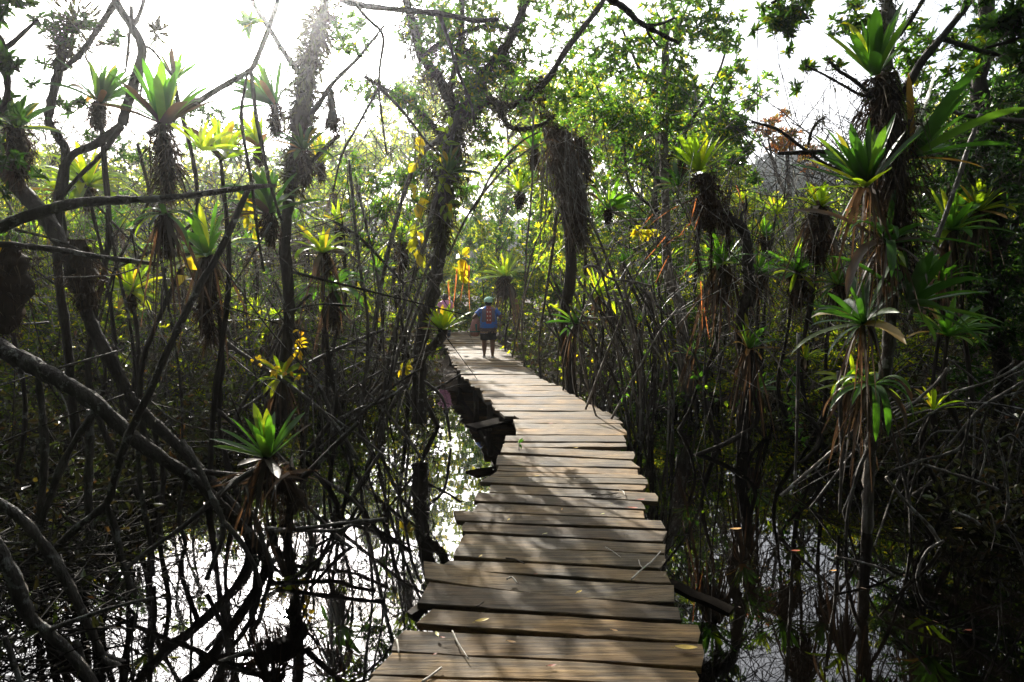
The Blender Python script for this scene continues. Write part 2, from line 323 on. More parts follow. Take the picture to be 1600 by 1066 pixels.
def plain(name, c, rough=.7, spec=.4):
    m, n, l, o = newmat(name); p = n.new('ShaderNodeBsdfPrincipled'); nz = n.new('ShaderNodeTexNoise'); nz.inputs['Scale'].default_value = 30
    t = n.new('ShaderNodeTexCoord'); l.new(t.outputs['Object'], nz.inputs['Vector'])
    r = ramp(n, [(.3, tuple(x * .75 for x in c)), (.7, tuple(min(1, x * 1.2) for x in c))]); l.new(nz.outputs['Fac'], r.inputs['Fac']); l.new(r.outputs[0], p.inputs['Base Color'])
    p.inputs['Roughness'].default_value = rough; p.inputs['Specular IOR Level'].default_value = spec; l.new(p.outputs[0], o.inputs['Surface']); return m

# ================================================================ SETTING
# water: dark, tannin stained, mirror-like
m, n, l, o = newmat('swamp_water')
p = n.new('ShaderNodeBsdfPrincipled'); p.inputs['Base Color'].default_value = (.0012, .0009, .0006, 1); p.inputs['Roughness'].default_value = .012; p.inputs['IOR'].default_value = 1.75
p.inputs['Specular IOR Level'].default_value = .5
t = n.new('ShaderNodeTexCoord'); nz = n.new('ShaderNodeTexNoise'); nz.inputs['Scale'].default_value = 1.8; nz.inputs['Detail'].default_value = 3
l.new(t.outputs['Object'], nz.inputs['Vector']); b = n.new('ShaderNodeBump'); b.inputs['Strength'].default_value = .05; b.inputs['Distance'].default_value = .02
l.new(nz.outputs['Fac'], b.inputs['Height']); l.new(b.outputs[0], p.inputs['Normal']); l.new(p.outputs[0], o.inputs['Surface'])
M['water'] = m
w = MB(); w.add([(-80, -12, WATER), (80, -12, WATER), (80, 70, WATER), (-80, 70, WATER)], [[0, 1, 2, 3]])
tag(w.build('water', M['water']), kind='structure')
M['mud'] = rough_mat('mud_and_litter', [(.3, (.012, .009, .006)), (.5, (.035, .025, .016)), (.65, (.07, .05, .03)), (.8, (.05, .06, .02))], 5, .95, .8, (1, 1, 1), .1)
# ground: sunk under the water near the camera, surfacing as low mud banks either side, solid further back
def deck_x(Y): return np.interp(Y, [3, 6.2, 7.9, 9.2, 12, 16, 20, 25], [.1, .66, .66, .75, -.05, -.8, -1.4, -2.1])
gx = np.concatenate([np.linspace(-300, -32, 14), np.linspace(-30, 30, 90), np.linspace(32, 300, 14)])
gy = np.concatenate([np.linspace(-12, 44, 84), np.linspace(48, 500, 30)])
GX, GY = np.meshgrid(gx, gy)
bank = np.clip((GY - (12.6 + .9 * np.sin(GX * .9) + .6 * np.sin(GX * 2.3 + 1))) / 1.6, 0, 1)
side = np.clip((np.abs(GX + .3) - 8.5 - .5 * np.sin(GY)) / 2.5, 0, 1) * np.clip((GY - 5) / 3, 0, 1)
chan = np.clip((np.abs(GX - deck_x(GY)) - .9) / 1.2, 0, 1) * (GY < 15) + (GY >= 15)
lift = np.maximum(bank, side) * np.clip(chan, 0, 1)
GZ = -1.1 + lift * .72 + .07 * np.sin(GX * 3.1 + GY * 1.7) * np.cos(GY * 2.9 - GX)
GZ += np.clip(GY - 60, 0, 500) * .004
ny, nx = GX.shape; I = np.arange((ny - 1) * nx).reshape(ny - 1, nx)[:, :-1]
w = MB(); w.add(np.stack([GX, GY, GZ], -1), np.stack([I, I + 1, I + nx + 1, I + nx], -1), None, True)
tag(w.build('ground', M['mud']), kind='structure')
def ground_z(x, y):
    b = np.clip((y - (12.6 + .9 * np.sin(x * .9) + .6 * np.sin(x * 2.3 + 1))) / 1.6, 0, 1)
    return -1.1 + b * .72
# wooded hills far behind
M['hill'] = rough_mat('distant_forest', [(.3, (.02, .035, .02)), (.5, (.04, .065, .03)), (.7, (.08, .11, .05))], .25, .9, 1, (1, 1, 1), .1)
hx = np.linspace(-160, 160, 200); prof = np.interp(hx, [-160, -110, -75, -55, -35, -20, -5, 15, 32, 45, 55, 70, 95, 160], [17, 20, 19, 22, 17, 14, 13, 12, 13, 23, 27, 23, 20, 22])
hy = np.linspace(0, 1, 26); HX, HT = np.meshgrid(hx, hy); HZ = -1 + (prof[None] + 1) * np.sin(HT * math.pi / 2) ** 1.2
HZ = HZ + rng.uniform(-.9, .9, HZ.shape) * (HT > .05) * (prof[None] / 25); HY = 105 + HT * 40 + rng.uniform(-.6, .6, HZ.shape)
ny, nx = HX.shape; I = np.arange((ny - 1) * nx).reshape(ny - 1, nx)[:, :-1]
w = MB(); w.add(np.stack([HX, HY, HZ], -1), np.stack([I, I + 1, I + nx + 1, I + nx], -1), None, False)
# leaf clumps on the hillside so that its outline is a wooded one
k = 14000; t_ = rng.uniform(.1, 1, k); x_ = rng.uniform(-150, 150, k); z_ = -1 + (np.interp(x_, hx, prof) + 1) * np.sin(t_ * math.pi / 2) ** 1.2
leaves(w, np.stack([x_, 105 + t_ * 40, z_ + rng.uniform(-.5, 1.4, k)], 1), rand_unit(k, .4), rand_unit(k), 1.5, 1.1)
tag(w.build('hills', M['hill']), kind='structure')

# ================================================================ BOARDWALK
deck = thing('boardwalk', (0.4, 5, WATER), 'weathered plank boardwalk winding away over the dark water', 'boardwalk')
# near planks: near edge (left, right) and far edge (left, right) in photograph pixels
near = [((552, 1092), (1092, 1112), (578, 1058), (1092, 1077)), ((580, 1054), (1090, 1074), (613, 1019), (1088, 1045)),
 ((614, 1016), (1092, 1042), (634, 982), (1091, 1006)), ((651, 976), (1091, 1003), (671, 950), (1088, 976)),
 ((655, 945), (1067, 972), (672, 912), (1059, 950)), ((668, 907), (1054, 942), (662, 882), (1059, 916)),
 ((684, 887), (1043, 912), (703, 874), (1037, 892)), ((704, 871), (1037, 889), (717, 853), (1036, 867)),
 ((718, 850), (1039, 864), (725, 833), (1037, 848)), ((725, 831), (1037, 846), (729, 816), (1037, 829)),
 ((715, 814), (1037, 827), (708, 799), (1036, 813)), ((741, 800), (1010, 812), (751, 786), (1004, 797)),
 ((739, 783), (1007, 796), (749, 769), (1006, 783)), ((764, 768), (1027, 783), (766, 757), (1025, 771)),
 ((766, 756), (1006, 769), (768, 748), (1005, 759)), ((752, 755), (1009, 758), (762, 746), (1009, 750)),
 ((764, 744), (1009, 749), (775, 737), (998, 743)), ((775, 736), (999, 742), (782, 728), (998, 733)),
 ((777, 726), (998, 732), (782, 710), (989, 720)), ((782, 708), (989, 718), (786, 700), (987, 707))]
def plank_mesh(c, thick=.035, seed=0, sag=0.0, name='plank', mat='plank', parent=None, z=0.0):
    """c: four corners near-left, near-right, far-left, far-right"""
    nl, nr, fl, fr = [np.array(x, float) for x in c]; k = 14; r_ = np.random.default_rng(seed)
    t = np.linspace(0, 1, k)[:, None]
    A = nl + (nr - nl) * t; B = fl + (fr - fl) * t
    A[:, 1] += .003; B[:, 1] -= .003
    wv = np.cumsum(r_.normal(0, .0036, (2, k)), 1); wv -= wv.mean(1, keepdims=True)
    A[:, 1] += wv[0]; B[:, 1] += wv[1]
    zz = z + np.cumsum(r_.normal(0, .0018, k)) + sag * np.sin(t[:, 0] * math.pi); zz -= zz.mean() - z
    A[:, 2] = zz + r_.normal(0, .004); B[:, 2] = zz + r_.normal(0, .004)
    A[[0, -1], 0] += r_.normal(0, .014, 2); B[[0, -1], 0] += r_.normal(0, .014, 2)
    mid = (A + B) / 2; mid[:, 2] += .002; mid[0, 0] += r_.normal(0, .012); mid[-1, 0] += r_.normal(0, .012)
    dn = np.array([0, 0, -thick]); e = np.array([0, .004, 0])
    rows = [A - [0, 0, .006], A + e, mid, B - e, B - [0, 0, .006], B + dn, A + dn]
    v = np.stack(rows, 1).reshape(-1, 3); m_ = 7
    i = np.arange(k - 1)[:, None] * m_; j = np.arange(m_)[None]; j2 = (j + 1) % m_
    q = np.stack([i + j, i + m_ + j, i + m_ + j2, i + j2], -1).reshape(-1, 4)
    ends = []
    for base, fl_ in ((0, 1), ((k - 1) * m_, 0)):
        tri = [[base, base + a, base + a + 1] for a in range(1, m_ - 1)]
        ends += [x[::-1] if fl_ else x for x in tri]
    w = MB(); w.add(v, q, ends); w.build(name, M[mat], parent)
for i, (a, b, c, d) in enumerate(near):
    cs = [onz(*a), onz(*b), onz(*c), onz(*d)]
    # keep a plank with its warped outline but in one plane
    plank_mesh(cs, .04, i, -.03 if i == 5 else 0.0, parent=deck, z=rng.uniform(-.006, .012))
Lx = [(700, 789), (688, 797), (666, 806), (656, 812), (653, 798), (645, 774), (631, 768), (623, 754), (610, 747), (597, 733), (586, 718), (578, 715), (565, 706), (557, 700), (546, 697), (534, 690), (528, 676), (519, 655)]
Rx = [(700, 990), (688, 986), (664, 979), (657, 970), (648, 953), (638, 929), (624, 908), (605, 875), (598, 858), (588, 837), (567, 815), (553, 799), (538, 780), (524, 756), (519, 735)]
def ex(tab, y): ys = [a for a, b in tab][::-1]; xs = [b for a, b in tab][::-1]; return float(np.interp(y, ys, xs))
Y = onz(800, 698)[1]; Yend = onz(800, 519)[1]; i = 20
while Y < Yend:
    wd = random.uniform(.22, .36); g = random.choice([.012, .02, .03])
    ya = 440 + PXF * CAMZ / Y; yb = 440 + PXF * CAMZ / (Y + wd)
    ja, jb = random.uniform(-7, 7) * 8 / Y, random.uniform(-7, 7) * 8 / Y; sk = random.uniform(-.05, .05)
    x0, x1 = ex(Lx, ya) + ja, ex(Rx, ya) + jb; u0, u1 = ex(Lx, yb) + ja * 1.1, ex(Rx, yb) + jb * 1.1
    wx = lambda x, Yq: (x - 800) / PXF * Yq / math.cos(0)
    x0, u0 = max(x0, u0 - 20), u0
    plank_mesh([(wx(x0, Y), Y - sk, 0), (wx(x1, Y), Y + sk, 0), (wx(x0, Y) * .5 + wx(u0, Y + wd) * .5, Y + wd - sk * .6, 0), (wx(x1, Y) * .5 + wx(u1, Y + wd) * .5, Y + wd + sk * .6, 0)], .04, i, parent=deck, z=random.uniform(-.008, .012))
    Y += wd + g; i += 1
# stringers and posts under the planks
def box_between(a, b, wdt, h, name, mat, parent):
    a, b = np.array(a, float), np.array(b, float); d = unit(b - a); s = unit(np.cross(d, [0, 0, 1])); u = np.cross(s, d); w = MB(); v = []
    for t in np.linspace(0, 1, 5):
        c = a + (b - a) * t + rng.normal(0, .006, 3)
        for x, y in ((-1, -1), (1, -1), (1, 1), (-1, 1)): v.append(c + s * x * wdt / 2 * rng.uniform(.9, 1.1) + u * y * h / 2)
    q = [[4 * i + j, 4 * i + (j + 1) % 4, 4 * i + 4 + (j + 1) % 4, 4 * i + 4 + j] for i in range(4) for j in range(4)] + [[3, 2, 1, 0], [16, 17, 18, 19]]
    w.add(v, q); return w.build(name, M[mat], parent)
def edge(tab, y, inset): 
    x = ex(tab, y); Yq = onz(800, y)[1]; return np.array([(x - 800) / PXF * Yq + inset, Yq, -.13])
rows = [1075, 905, 790, 700, 655, 625, 598, 570, 550, 535]
nearL = [(1092, 560), (945, 660), (880, 690), (815, 730), (755, 765), (700, 789)]; nearR = [(1112, 1090), (905, 1045), (815, 1030), (755, 1008), (700, 990)]
LT, RT = nearL + Lx[1:], nearR + Rx[1:]
for tab, ins in ((LT, .16), (RT, -.14)):
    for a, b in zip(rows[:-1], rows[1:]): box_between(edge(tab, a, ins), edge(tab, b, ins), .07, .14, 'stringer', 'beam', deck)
    for y in rows:
        e_ = edge(tab, y, ins * .6); w = MB(); tube(w, [e_ + [0, 0, .05], e_ + [rng.normal(0, .02), 0, -.4], e_ + [rng.normal(0, .03), 0, -1.0]], .05, .055, 8); w.build('post', M['dark_bark'], deck)
# cross beam ends sticking out at either side
M['shade_board'] = plain('shade_black_board', (.01, .008, .006), 1.0, .02)  # board colour blackened so that its sunlit top looks unlit
box_between(onz(1030, 905, -.12), onz(1141, 955, -.2), .1, .03, 'cross_beam', 'shade_board', deck)
box_between(onz(815, 652, -.12), onz(735, 668, -.16), .3, .04, 'cross_beam', 'shade_board', deck)
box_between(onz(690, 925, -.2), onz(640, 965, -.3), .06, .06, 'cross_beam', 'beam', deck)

# ================================================================ PLANT BUILDERS
def rosette(mb, c, L, n=22, axis=(0, 0, 1), W=.14, droop=.35, open_=(.15, 1.25), seed=0, old=None):
    """bromeliad: strap leaves from one centre, arching outwards"""
    r_ = np.random.default_rng(seed); ax = unit(np.array(axis, float)); ref = unit(np.cross(ax, [.3, .9, .1])); r2 = np.cross(ax, ref); c = np.array(c, float)
    n = int(n * 1.25)
    for k in range(n):
        f = (k + .5) / n; an = k * 2.39996 + r_.normal(0, .2); th = open_[0] + (open_[1] - open_[0]) * f + r_.normal(0, .1)
        o = ref * math.cos(an) + r2 * math.sin(an); side_ = np.cross(ax, o); ll = L * r_.uniform(.72, 1.12) * (.75 + .35 * f if f < .8 else 1.0); w0 = ll * W * r_.uniform(.8, 1.2)
        seg = 8; p = c + o * L * .03; d = ax * math.cos(th) + o * math.sin(th); vs_ = []; kk = droop * r_.uniform(.3, 1.6)
        tw = r_.normal(0, .25)
        for s_ in range(seg + 1):
            t = s_ / seg; wd = w0 * .8 * (.9 + .25 * math.sin(min(1, t * 1.25) * math.pi * .75)) * (1 if t < .72 else max(.06, (1 - ((t - .72) / .28) ** 2.2)))
            nn = np.cross(side_, d); sd_ = unit(side_ * math.cos(tw * t) + nn * math.sin(tw * t)); nn = np.cross(sd_, d); nn = nn / (np.linalg.norm(nn) + 1e-9)
            vs_ += [p - sd_ * wd * .5 + nn * wd * -.18, p, p + sd_ * wd * .5 + nn * wd * -.18]
            p = p + d * ll / seg; d = unit(d + np.array([0, 0, -1.]) * kk / seg * (.5 + 2.2 * t))
        q = []
        for s_ in range(seg):
            b_ = 3 * s_; q += [[b_, b_ + 1, b_ + 4, b_ + 3], [b_ + 1, b_ + 2, b_ + 5, b_ + 4]]
        (old if old is not None and f > .72 and r_.random() < .45 else mb).add(vs_, q, None, True)
def skirt(mb, c, L, n, ax=(0, 0, 1), W=.1, seed=0, spread=.5, r=.06):
    """dead leaves hanging under a bromeliad"""
    a = rng.uniform(0, 2 * math.pi, n); o = np.stack([np.cos(a), np.sin(a), np.zeros(n)], 1)
    strips(mb, np.array(c) + o * r * rng.uniform(.4, 1, (n, 1)) + np.array([[0, 0, -.02]]), o * spread * rng.uniform(.4, 1.3, (n, 1)) + np.array([[0, 0, -.9]]) + rng.normal(0, .15, (n, 3)), L * rng.uniform(.3, 1.15, n), L * W * .7 * rng.uniform(.4, 1.3, n), .8, 4, .2)
BROM = []
M['old'] = leaf_mat('withering_leaf', [(0, (.14, .1, .03)), (.5, (.22, .12, .04)), (.8, (.3, .2, .04)), (1, (.25, .07, .03))], (1.4, 1.2, .7), .45, .5)
def bromeliad(px, py, Y, Lpx, hue, label, n=22, tilt=(0, 0), droop=.35, open_=(.15, 1.25), dead=0, ball=None, W=.14, group=None):
    """one epiphyte or ground bromeliad; Lpx = leaf length in photograph pixels; ball = (radius px, depth px) of the root mass under it"""
    c = P(px, py, Y); L = Lpx / PXF * Y * 1.25; s_ = Y / PXF
    t_ = thing('bromeliad', c, label, 'bromeliad', group)
    mb, od = MB(), MB(); rosette(mb, c, L * rng.uniform(.85, 1.1), n, (tilt[0] + rng.normal(0, .12), tilt[1] + rng.normal(0, .12), 1), W, droop * rng.uniform(.8, 1.6), open_, len(BROM) + 11, od); mb.build('rosette', M['brom_' + hue], t_)
    if od.n: od.build('withered_leaves', M[['dead', 'brom_yg', 'old'][len(BROM) % 3]], t_)
    if dead:
        mb = MB(); skirt(mb, c, L * dead, 26, spread=.55, r=L * .12); mb.build('dead_leaves', M['dead'], t_)
    if ball:
        rr, dd = ball[0] * s_ * .85, ball[1] * s_ * .8
        mb = MB(); hang_mass(mb, [c + [0, 0, .02], c - [0, 0, dd * .35], c - [rng.normal(0, .03), 0, dd * .7], c - [0, 0, dd]], [rr * .35, rr * .7, rr * .6, rr * .2], int(260 + 500 * rr / .2), min(dd * .4, .22), .012 * max(1, Y / 7)); mb.build('root_ball', M['rootlets'], t_)
    BROM.append(t_); return t_
def limb(t_, name, pts, r0, r1=None, mat='bark', k=7, sub=6, rough=.08, moss=None, wob=0.0):
    """one branch, root or trunk of thing t_ along pixel points (px, py, Y)"""
    Yl = pts[0][2]; w3 = []
    for q_ in pts:
        if len(q_) > 2: Yl = q_[2]
        w3.append(P(q_[0], q_[1], Yl))
    mb = MB(); p = tube(mb, w3, r0, r1, k, sub, rough, wob); mb.build(name, M[mat], t_)
    if moss:
        mb = MB(); scruff(mb, p, moss[0], moss[1], moss[2], moss[3] if len(moss) > 3 else .012); mb.build('moss', M['moss'], t_)
    return p
def crown(t_, balls, L=.088, mat='leaf', per=7, name='crown', centre=None):
    """leaf sprays in balls (px, py, Y, radius m, number of whorls)"""
    ml, mt = MB(), MB()
    for bl in balls:
        c = P(bl[0], bl[1], bl[2]); r_ = bl[3]; k = int(bl[4] * 1.45); sub = max(2, k // 14)
        cs = in_ball(c, np.array([r_, r_, r_ * .8]), sub)
        twigs(mt, np.repeat(c[None] - [0, 0, r_ * .3], sub, 0), cs, .007)
        for cc in cs:
            pos = in_ball(cc, np.array([r_ * .42, r_ * .42, r_ * .3]), k // sub); whorls(ml, mt, pos, cc - [0, 0, .1], L, per, tl=r_ * .25)
    ml.build(name, M[mat], t_); mt.build('twigs', M['twig'], t_)

# ================================================================ HERO TREES
# left foreground: trunk arching down into the water
A = thing('mangrove_tree', P(435, 905, 5.6), 'leaning mangrove trunk arching down from the left edge into the bright water', 'tree')
limb(A, 'trunk', [(-70, 505, 5.6), (0, 545, 5.5), (60, 575, 5.4), (150, 630, 5.3), (215, 690, 5.3), (300, 748, 5.4), (350, 795, 5.5), (400, 850, 5.6), (440, 915, 5.7)], .075, .035, 'bark', 10, rough=.1)
limb(A, 'trunk_base', [(-60, 505, 5.6), (-110, 600, 5.7), (-120, 760, 5.7), (-110, 900, 5.7)], .1, .14, 'dark_bark', 9)
for pts, a, b in [([(285, 690, 5.4), (310, 730, 5.3), (335, 785, 5.2), (348, 815), (345, 850), (322, 905)], .026, .018),
                  ([(346, 812, 5.2), (375, 845), (400, 890), (412, 940)], .02, .016), ([(385, 795, 5.5), (400, 815), (415, 860), (432, 912)], .022, .018),
                  ([(140, 640, 5.35), (141, 700), (138, 760), (140, 850)], .03, .03), ([(166, 785, 4.9), (178, 830), (192, 880), (212, 930)], .018, .014),
                  ([(60, 590, 5.4), (70, 700), (62, 820), (66, 880)], .03, .03), ([(215, 700, 5.3), (222, 780), (236, 850), (240, 900)], .02, .018),
                  ([(150, 640, 5.3), (100, 720), (60, 830), (40, 900)], .028, .022)]:
    limb(A, 'prop_root', pts, a, b, 'root', 7, rough=.1)
pole = thing('fallen_pole', P(85, 850, 4.7), 'long bare grey pole leaning across the left foreground in front of the arching trunk', 'dead branch')
limb(pole, 'stem', [(388, 296, 5.3), (345, 390, 5.1), (310, 450, 5), (270, 530, 4.9), (235, 610, 4.85), (201, 680, 4.85), (178, 750, 4.9), (166, 787, 4.9), (120, 825, 4.9), (82, 862, 4.9)], .024, .03, 'bark', 7, rough=.07)
limb(pole, 'branch', [(166, 787, 4.9), (182, 830), (192, 880), (206, 925)], .024, .018, 'bark')
stick = thing('fallen_branch', P(225, 865, 5.1), 'thin grey branch lying from the bromeliad nest down to the lower left over the water', 'dead branch')
limb(stick, 'stem', [(434, 721, 5.5), (380, 745, 5.4), (340, 775, 5.3), (290, 820, 5.2), (225, 865, 5.1), (180, 905, 5.0)], .026, .016, 'root')
B = thing('mangrove_roots', P(110, 1000, 4), 'thick grey mangrove prop roots arching over the bottom left corner', 'tree roots')
for pts, a, b in [([(-60, 760, 3.9), (20, 800, 3.9), (75, 860, 4), (110, 920, 4), (135, 970, 4.05), (158, 1022, 4.1)], .034, .026),
                  ([(-50, 800, 3.6), (10, 880, 3.6), (35, 940, 3.65), (50, 970, 3.7), (75, 988, 3.75), (110, 1022, 3.8), (158, 1085, 3.85)], .044, .028),
                  ([(75, 985, 3.75), (130, 965), (180, 948), (240, 934)], .016, .008), ([(158, 1022, 4.15), (200, 1038), (250, 1055), (276, 1062), (330, 1040), (392, 1015)], .022, .012),
                  ([(160, 1030, 4.1), (215, 1055), (260, 1085)], .022, .015), ([(8, 995, 3.5), (22, 1040), (45, 1100)], .014, .012), ([(-20, 842, 3.8), (0, 848), (35, 850)], .016, .012),
                  ([(210, 1075, 4), (206, 1000), (218, 940)], .008, .004), ([(118, 1000, 4), (130, 1040), (122, 1100)], .02, .02)]:
    limb(B, 'prop_root', pts, a, b, 'root', 8, rough=.09)
C_ = thing('mangrove_tree', P(370, 800, 6.0), 'dark mossy mangrove trunk with a black root ball, slanting behind the long grey pole', 'tree')
pc = limb(C_, 'trunk', [(-30, 225, 6.6), (40, 305, 6.5), (75, 345, 6.4), (105, 400, 6.3), (125, 450, 6.3), (140, 500, 6.3), (165, 550, 6.2), (190, 595, 6.2), (205, 625, 6.2), (245, 665, 6.2), (300, 720, 6.1), (375, 805, 6.0), (395, 870, 6.0)], .075, .04, 'dark_bark', 9, moss=(.06, 350, .06))
for pts, r_, nm in [([(125, 375, 6.3), (130, 430, 6.3), (138, 478, 6.3)], [.14, .2, .09], 'root_ball'), ([(15, 385, 6.2), (20, 440, 6.2), (5, 520, 6.2)], [.22, .28, .14], 'root_ball')]:
    mb = MB(); hang_mass(mb, [P(*q) for q in pts], r_, 900, .14, .008); mb.build(nm, M['rootlets'], C_)
for pts in ([(20, 520, 6.3), (40, 640), (20, 780)], [(240, 670, 6.2), (255, 740), (250, 830), (262, 880)], [(300, 720, 6.1), (280, 800), (290, 850)]): limb(C_, 'prop_root', pts, .025, .02, 'bark')

D = thing('mangrove_tree', P(-140, 900, 5.2), 'mangrove at the left edge sending a thick level branch under the big hanging bromeliad', 'tree')
limb(D, 'trunk', [(-140, 930, 5.3), (-120, 700, 5.3), (-110, 400, 5.2), (-120, 100, 5.2), (-100, -400, 5.3)], .16, .1, 'dark_bark', 10)
limb(D, 'branch', [(-110, 400, 5.1), (-40, 372, 5), (0, 355, 5), (60, 332, 5), (120, 318, 5), (180, 313, 5), (220, 312, 5), (300, 305, 5), (388, 293, 5), (432, 290, 5.1)], .055, .014, 'bark', 9, moss=(.03, 90, .03))
limb(D, 'branch', [(-110, 400, 5.3), (-30, 382, 5.3), (40, 385, 5.3), (100, 392, 5.3), (160, 402, 5.3), (246, 413, 5.3)], .03, .017, 'bark', 8)
limb(D, 'branch', [(-110, 180, 5.2), (-40, 110, 5), (10, 75, 4.9), (60, 30, 4.9)], .03, .01, 'dark_bark')
limb(D, 'branch', [(-100, 300, 5.3), (-20, 100, 5.1), (0, 60, 5.1), (12, 135, 5.1), (2, 175, 5.1)], .03, .02, 'dark_bark', moss=(.03, 160, .05))
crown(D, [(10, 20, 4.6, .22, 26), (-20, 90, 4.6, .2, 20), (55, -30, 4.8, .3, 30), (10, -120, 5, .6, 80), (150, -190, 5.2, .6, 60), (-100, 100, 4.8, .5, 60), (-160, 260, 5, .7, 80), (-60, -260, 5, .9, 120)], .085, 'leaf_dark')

E = thing('mangrove_tree', P(120, 660, 7.4), 'crooked dark mangrove forking against the white sky at the upper left', 'tree')
limb(E, 'trunk', [(190, 195, 7), (206, 140, 7), (222, 80, 7), (205, 40, 7), (172, -20, 7), (150, -160, 7)], .05, .035, 'dark_bark', 8, moss=(.03, 120, .04))
limb(E, 'trunk', [(190, 195, 7), (150, 225, 7), (100, 262, 7), (90, 400, 7.1), (105, 540, 7.2), (120, 690, 7.3)], .035, .05, 'dark_bark', 8)
limb(E, 'branch', [(190, 198, 6.9), (155, 245), (110, 290), (82, 335)], .028, .015, 'dark_bark')
limb(E, 'branch', [(185, -5, 7), (160, 35), (140, 65), (122, 88), (95, 110)], .03, .025, 'dark_bark', moss=(.02, 60, .04))
limb(E, 'branch', [(100, 60, 7), (92, 110), (80, 160), (76, 190), (92, 215), (103, 240), (98, 300)], .045, .04, 'dark_bark', moss=(.05, 400, .09))
limb(E, 'branch', [(150, 72, 7), (165, 68), (185, 73)], .01, .006, 'twig'); limb(E, 'branch', [(203, 45, 7), (200, 80), (196, 112)], .014, .01, 'dark_bark', moss=(.015, 50, .04)); limb(E, 'branch', [(222, 90, 7), (222, 120), (219, 155)], .014, .01, 'dark_bark', moss=(.015, 50, .04))
limb(E, 'branch', [(222, 70, 7), (240, 80), (262, 110), (275, 125)], .014, .01, 'dark_bark'); limb(E, 'branch', [(205, 10, 7), (208, 40), (225, 0), (228, -60)], .02, .02, 'dark_bark')
mb = MB()
for bl in [((118, 35, 7), .25, 500), ((95, 75, 7), .14, 320), ((150, 165, 7), .0, 0), ((245, 50, 7), .09, 140)]:
    if bl[2]: c = P(*bl[0]); d = rand_unit(bl[2]); strips(mb, c + d * bl[1] * rng.uniform(.1, 1, (bl[2], 1)) * [[1, 1, 1.4]], d + [[0, 0, .4]], .1 * rng.uniform(.4, 1.3, bl[2]), .02, .2, 2)
mb.build('moss', M['moss'], E)
crown(E, [(290, 190, 9, .35, 16), (200, 240, 9, .5, 20), (340, 215, 9.5, .5, 26), (110, 150, 7.2, .3, 10), (120, 30, 7, .45, 26), (160, 50, 7, .25, 10), (60, 120, 7, .2, 5), (100, -130, 7, .6, 40)], .085, 'leaf_dark')

Ft = thing('hanging_branch', P(235, 210, 6), 'smooth branch curving down from the sun glare to the big bromeliad, with thin drooping shoots', 'branch')
limb(Ft, 'stem', [(450, -60, 6), (437, -10, 6), (425, 30, 6), (408, 75, 6), (395, 105, 6), (380, 117, 6), (340, 140, 6), (290, 172, 6), (232, 212, 5.9)], .02, .026, 'root', 7, rough=.05)
limb(Ft, 'shoot', [(392, 110, 6), (400, 180), (410, 230), (420, 280), (440, 348)], .018, .014, 'bark'); limb(Ft, 'shoot', [(386, 115, 6), (377, 180), (385, 240), (395, 300), (402, 360), (412, 425)], .015, .012, 'bark')
crown(Ft, [(392, 42, 6, .09, 3)], .12, 'leaf')

G = thing('mangrove_tree', P(440, 655, 8.6), 'mangrove smothered in ragged moss rising beside the sun glare, left of the walkway', 'tree')
limb(G, 'trunk', [(515, -330, 8.2), (512, -150, 8.2), (508, 0, 8.2), (492, 70, 8.2), (478, 130, 8.2), (470, 200, 8.2), (455, 290, 8.2), (445, 380, 8.3), (452, 480, 8.4), (445, 580, 8.5), (440, 660, 8.6)], .05, .07, 'dark_bark', 8)
p_ = smooth_path([P(*q) for q in [(512, -130, 8.2), (508, 0, 8.2), (492, 70, 8.2), (478, 130, 8.2), (470, 200, 8.2), (455, 290, 8.2)]], 8)
mb = MB(); scruff(mb, p_, .2, 3400, .16, .02, 2, .2); hang_mass(mb, [P(508, 20, 8.2), P(480, 110, 8.2), P(468, 200, 8.2), P(455, 295, 8.2)], [.1, .14, .2, .1], 900, .2, .02); mb.build('moss', M['moss'], G)
limb(G, 'branch', [(470, 200, 8.2), (500, 160), (520, 130), (560, 90), (600, 40)], .035, .015, 'dark_bark', moss=(.04, 200, .08)); limb(G, 'branch', [(455, 285, 8.2), (500, 240), (530, 210)], .03, .02, 'dark_bark', moss=(.04, 200, .08))
limb(G, 'branch', [(478, 130, 8.2), (430, 60), (360, -60), (300, -200)], .04, .02, 'dark_bark', moss=(.04, 300, .1))
mb = MB(); hang_mass(mb, [P(516, 135, 8), P(518, 160, 8), P(520, 190, 8), P(520, 202, 8)], [.02, .08, .14, .05], 500, .12, .01); mb.build('moss_nest', M['rootlets'], G)
crown(G, [(560, 70, 8.2, .45, 26), (560, -180, 8.2, .6, 30), (600, -40, 8.5, .5, 40), (330, 190, 9, .45, 24)], .09, 'leaf')
for pts in ([(445, 560, 8.5), (400, 600), (370, 650), (360, 690)], [(445, 540, 8.5), (490, 590), (515, 640), (520, 680)], [(448, 500, 8.4), (470, 560), (480, 620), (478, 680)], [(447, 590, 8.5), (420, 620), (412, 670)]): limb(G, 'prop_root', pts, .028, .02, 'root')

